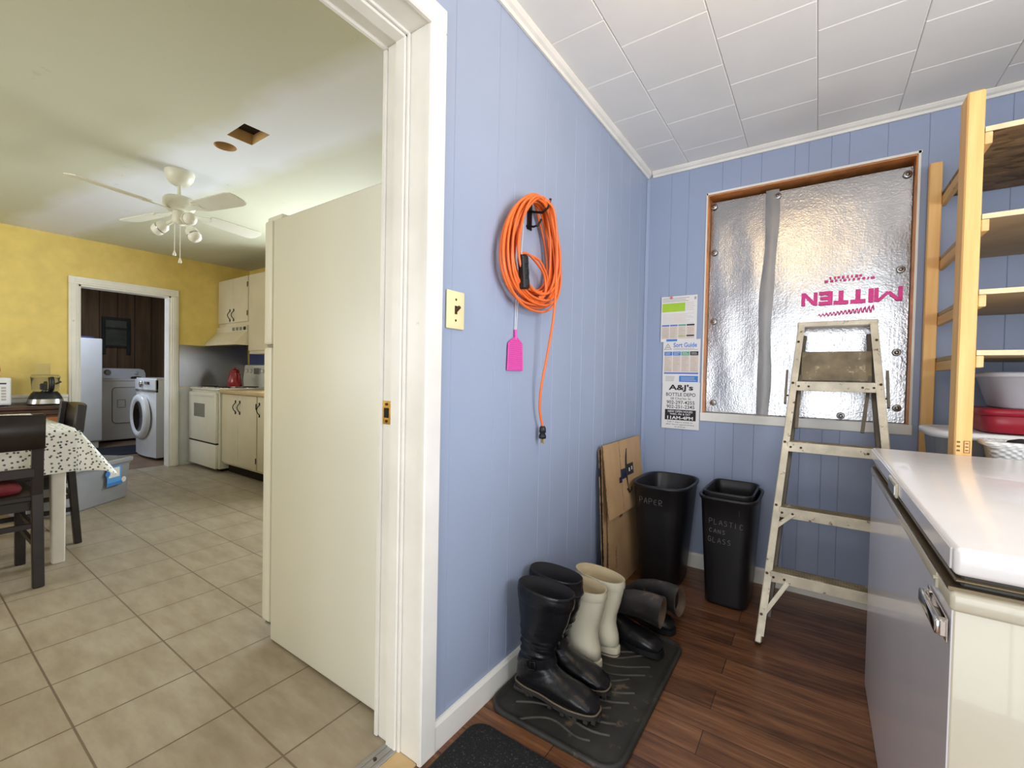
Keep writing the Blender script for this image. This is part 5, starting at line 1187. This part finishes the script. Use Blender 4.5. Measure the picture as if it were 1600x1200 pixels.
m = MB(); m.lathe([(.262, -.002), (.266, -.035), (.255, -.055), (.21, -.062), (.185, -.050), (.180, -.045)], (wc, wy0 - .030, .50), 'appliance', 44, 'y', cap=False); wd = part(m, 'door', ws)
k = MB(); k.lathe([(.182, -.046), (.16, -.030), (.10, -.012), (.0, -.006)], (wc, wy0 - .030, .50), 'glass_dark', 40, 'y', cap=False); part(k, 'door_glass', wd, 'dark door glass')
k = MB(); k.lathe([(.183, -.047), (.188, -.052), (.180, -.040)], (wc, wy0 - .030, .50), 'chrome', 40, 'y', cap=False); part(k, 'chrome_ring', wd)
m = MB(); m.poly([(x, y - .008, .795) for x, y in pr[:9]] + [(wx1, wy0 + .02, .795), (wx0, wy0 + .02, .795)], (0, 0, .022), 'glass_grey'); m.poly([(x, y - .010, .822) for x, y in pr[:9]] + [(wx1, wy0 + .02, .822), (wx0, wy0 + .02, .822)], (0, 0, .118), 'appliance'); cp = part(m, 'control_panel', ws)
k = MB(); k.lathe([(.04, 0), (.038, -.022), (.03, -.026)], (wc + .02, wy0 - .043, .885), 'steel', 24, 'y'); part(k, 'dial', cp)
k = MB(); k.box((wc + .10, wy0 - .048, .885), (wc + .22, wy0 - .030, .915), 'glass_dark', .002); part(k, 'display', cp)
m = MB(); m.box((-6.82, 1.30, .0005), (-6.06, 2.34, .010), 'navy_rug', .003); tag(m.build('laundry_rug'), 'dark navy rug on the laundry floor before the dryer', 'rug')
# wall hanging (washboard)
wb = thing('washboard', 'old dark framed washboard hung on the panelled laundry wall', 'washboard', (-8.19, 2.24, 1.28))
X8 = -8.199
m = MB(); m.box((X8 + .001, 2.065, 1.285), (X8 + .035, 2.105, 1.86), 'wash_dark', .004); m.box((X8 + .001, 2.372, 1.285), (X8 + .035, 2.412, 1.86), 'wash_dark', .004); m.box((X8 + .001, 2.065, 1.82), (X8 + .034, 2.412, 1.862), 'wash_dark', .004); m.box((X8 + .001, 2.10, 1.68), (X8 + .032, 2.376, 1.705), 'wash_dark'); m.box((X8 + .001, 2.10, 1.395), (X8 + .032, 2.376, 1.425), 'wash_dark'); part(m, 'frame', wb)
m = MB(); m.box((X8 + .001, 2.10, 1.705), (X8 + .018, 2.376, 1.82), 'wash_grey'); part(m, 'header_board', wb)
m = MB(); rg = []
for i in range(41): z = 1.425 + .255 * i / 40; rg.append([V((X8 + .012 + .005 * math.sin(i * PI / 2), y, z)) for y in (2.105, 2.372)])
m.loft(rg, 'wash_grey', closed=False); part(m, 'ribbed_panel', wb)

# ================================================================== light and camera
def area(name, loc, rot, sx, sy, power, col, spread=180):
    l = bpy.data.lights.new(name, 'AREA'); l.shape = 'RECTANGLE'; l.size = sx; l.size_y = sy; l.energy = power; l.color = col; l.spread = math.radians(spread)
    o = bpy.data.objects.new(name, l); COL.objects.link(o); o.location = loc; o.rotation_euler = rot; return o
DAY = (.80, .90, 1.0)
area('storm_door_daylight', (.925, -1.68, 1.05), (math.radians(90), 0, 0), 1.60, 2.0, 42, (.90, .95, 1.))       # emits towards +y
area('porch_window_daylight', (2.47, .72, 1.375), (0, math.radians(90), 0), 1.32, 1.30, 56, (.92, .95, 1.))    # emits towards -x
area('sink_window_daylight', (-2.55, WY + .09, 1.55), (math.radians(-90), 0, 0), 1.05, .88, 54, DAY)  # emits towards -y
area('laundry_fill_light', (-6.25, 1.25, H - .03), (0, 0, 0), .45, .45, 20, (.66, .78, 1.))  # added lamp with no known source, brightens the dryer front
area('laundry_side_fill', (-5.40, .32, 1.45), (math.radians(90), 0, 0), .62, 1.02, 12, (.68, .80, 1.))  # light added at an unseen window to lift the dark laundry
area('kitchen_fill_light', (-2.75, -2.09, 1.475), (math.radians(90), 0, 0), 2.2, 1.1, 50, (.95, .97, 1.))  # general kitchen fill, added behind an unseen window
l = bpy.data.lights.new('porch_bulb', 'POINT'); l.energy = 5; l.color = (1., .66, .28); l.shadow_soft_size = .13
o = bpy.data.objects.new('porch_bulb', l); COL.objects.link(o); o.location = (.70, 1.18, 2.15)
W = bpy.data.worlds.new('World'); SC.world = W; W.use_nodes = True; W.node_tree.nodes['Background'].inputs[0].default_value = (.6, .75, 1, 1); W.node_tree.nodes['Background'].inputs[1].default_value = .6

cam = bpy.data.cameras.new('Camera'); co = bpy.data.objects.new('Camera', cam); COL.objects.link(co)
F_, YAW, PITCH, ROLL = 697.75, -.619428, -.0198463, .0194852
cam.sensor_width = 36; cam.sensor_fit = 'HORIZONTAL'; cam.lens = 36 * F_ / 1600; cam.shift_x = (800 - 779.31) / 1600; cam.shift_y = 0; cam.clip_start = .02
f = V((math.sin(YAW) * math.cos(PITCH), math.cos(YAW) * math.cos(PITCH), math.sin(PITCH))); r0 = V((math.cos(YAW), -math.sin(YAW), 0)); u0 = r0.cross(f)
r = r0 * math.cos(ROLL) + u0 * math.sin(ROLL); u = -r0 * math.sin(ROLL) + u0 * math.cos(ROLL)
co.matrix_world = Matrix(((r.x, u.x, -f.x, .865), (r.y, u.y, -f.y, 0), (r.z, u.z, -f.z, 1.073), (0, 0, 0, 1)))
SC.camera = co
SC.view_settings.view_transform = 'Standard'; SC.view_settings.look = 'None'; SC.view_settings.gamma = 1; SC.view_settings.use_curve_mapping = False
SC.view_settings.exposure = 0.0
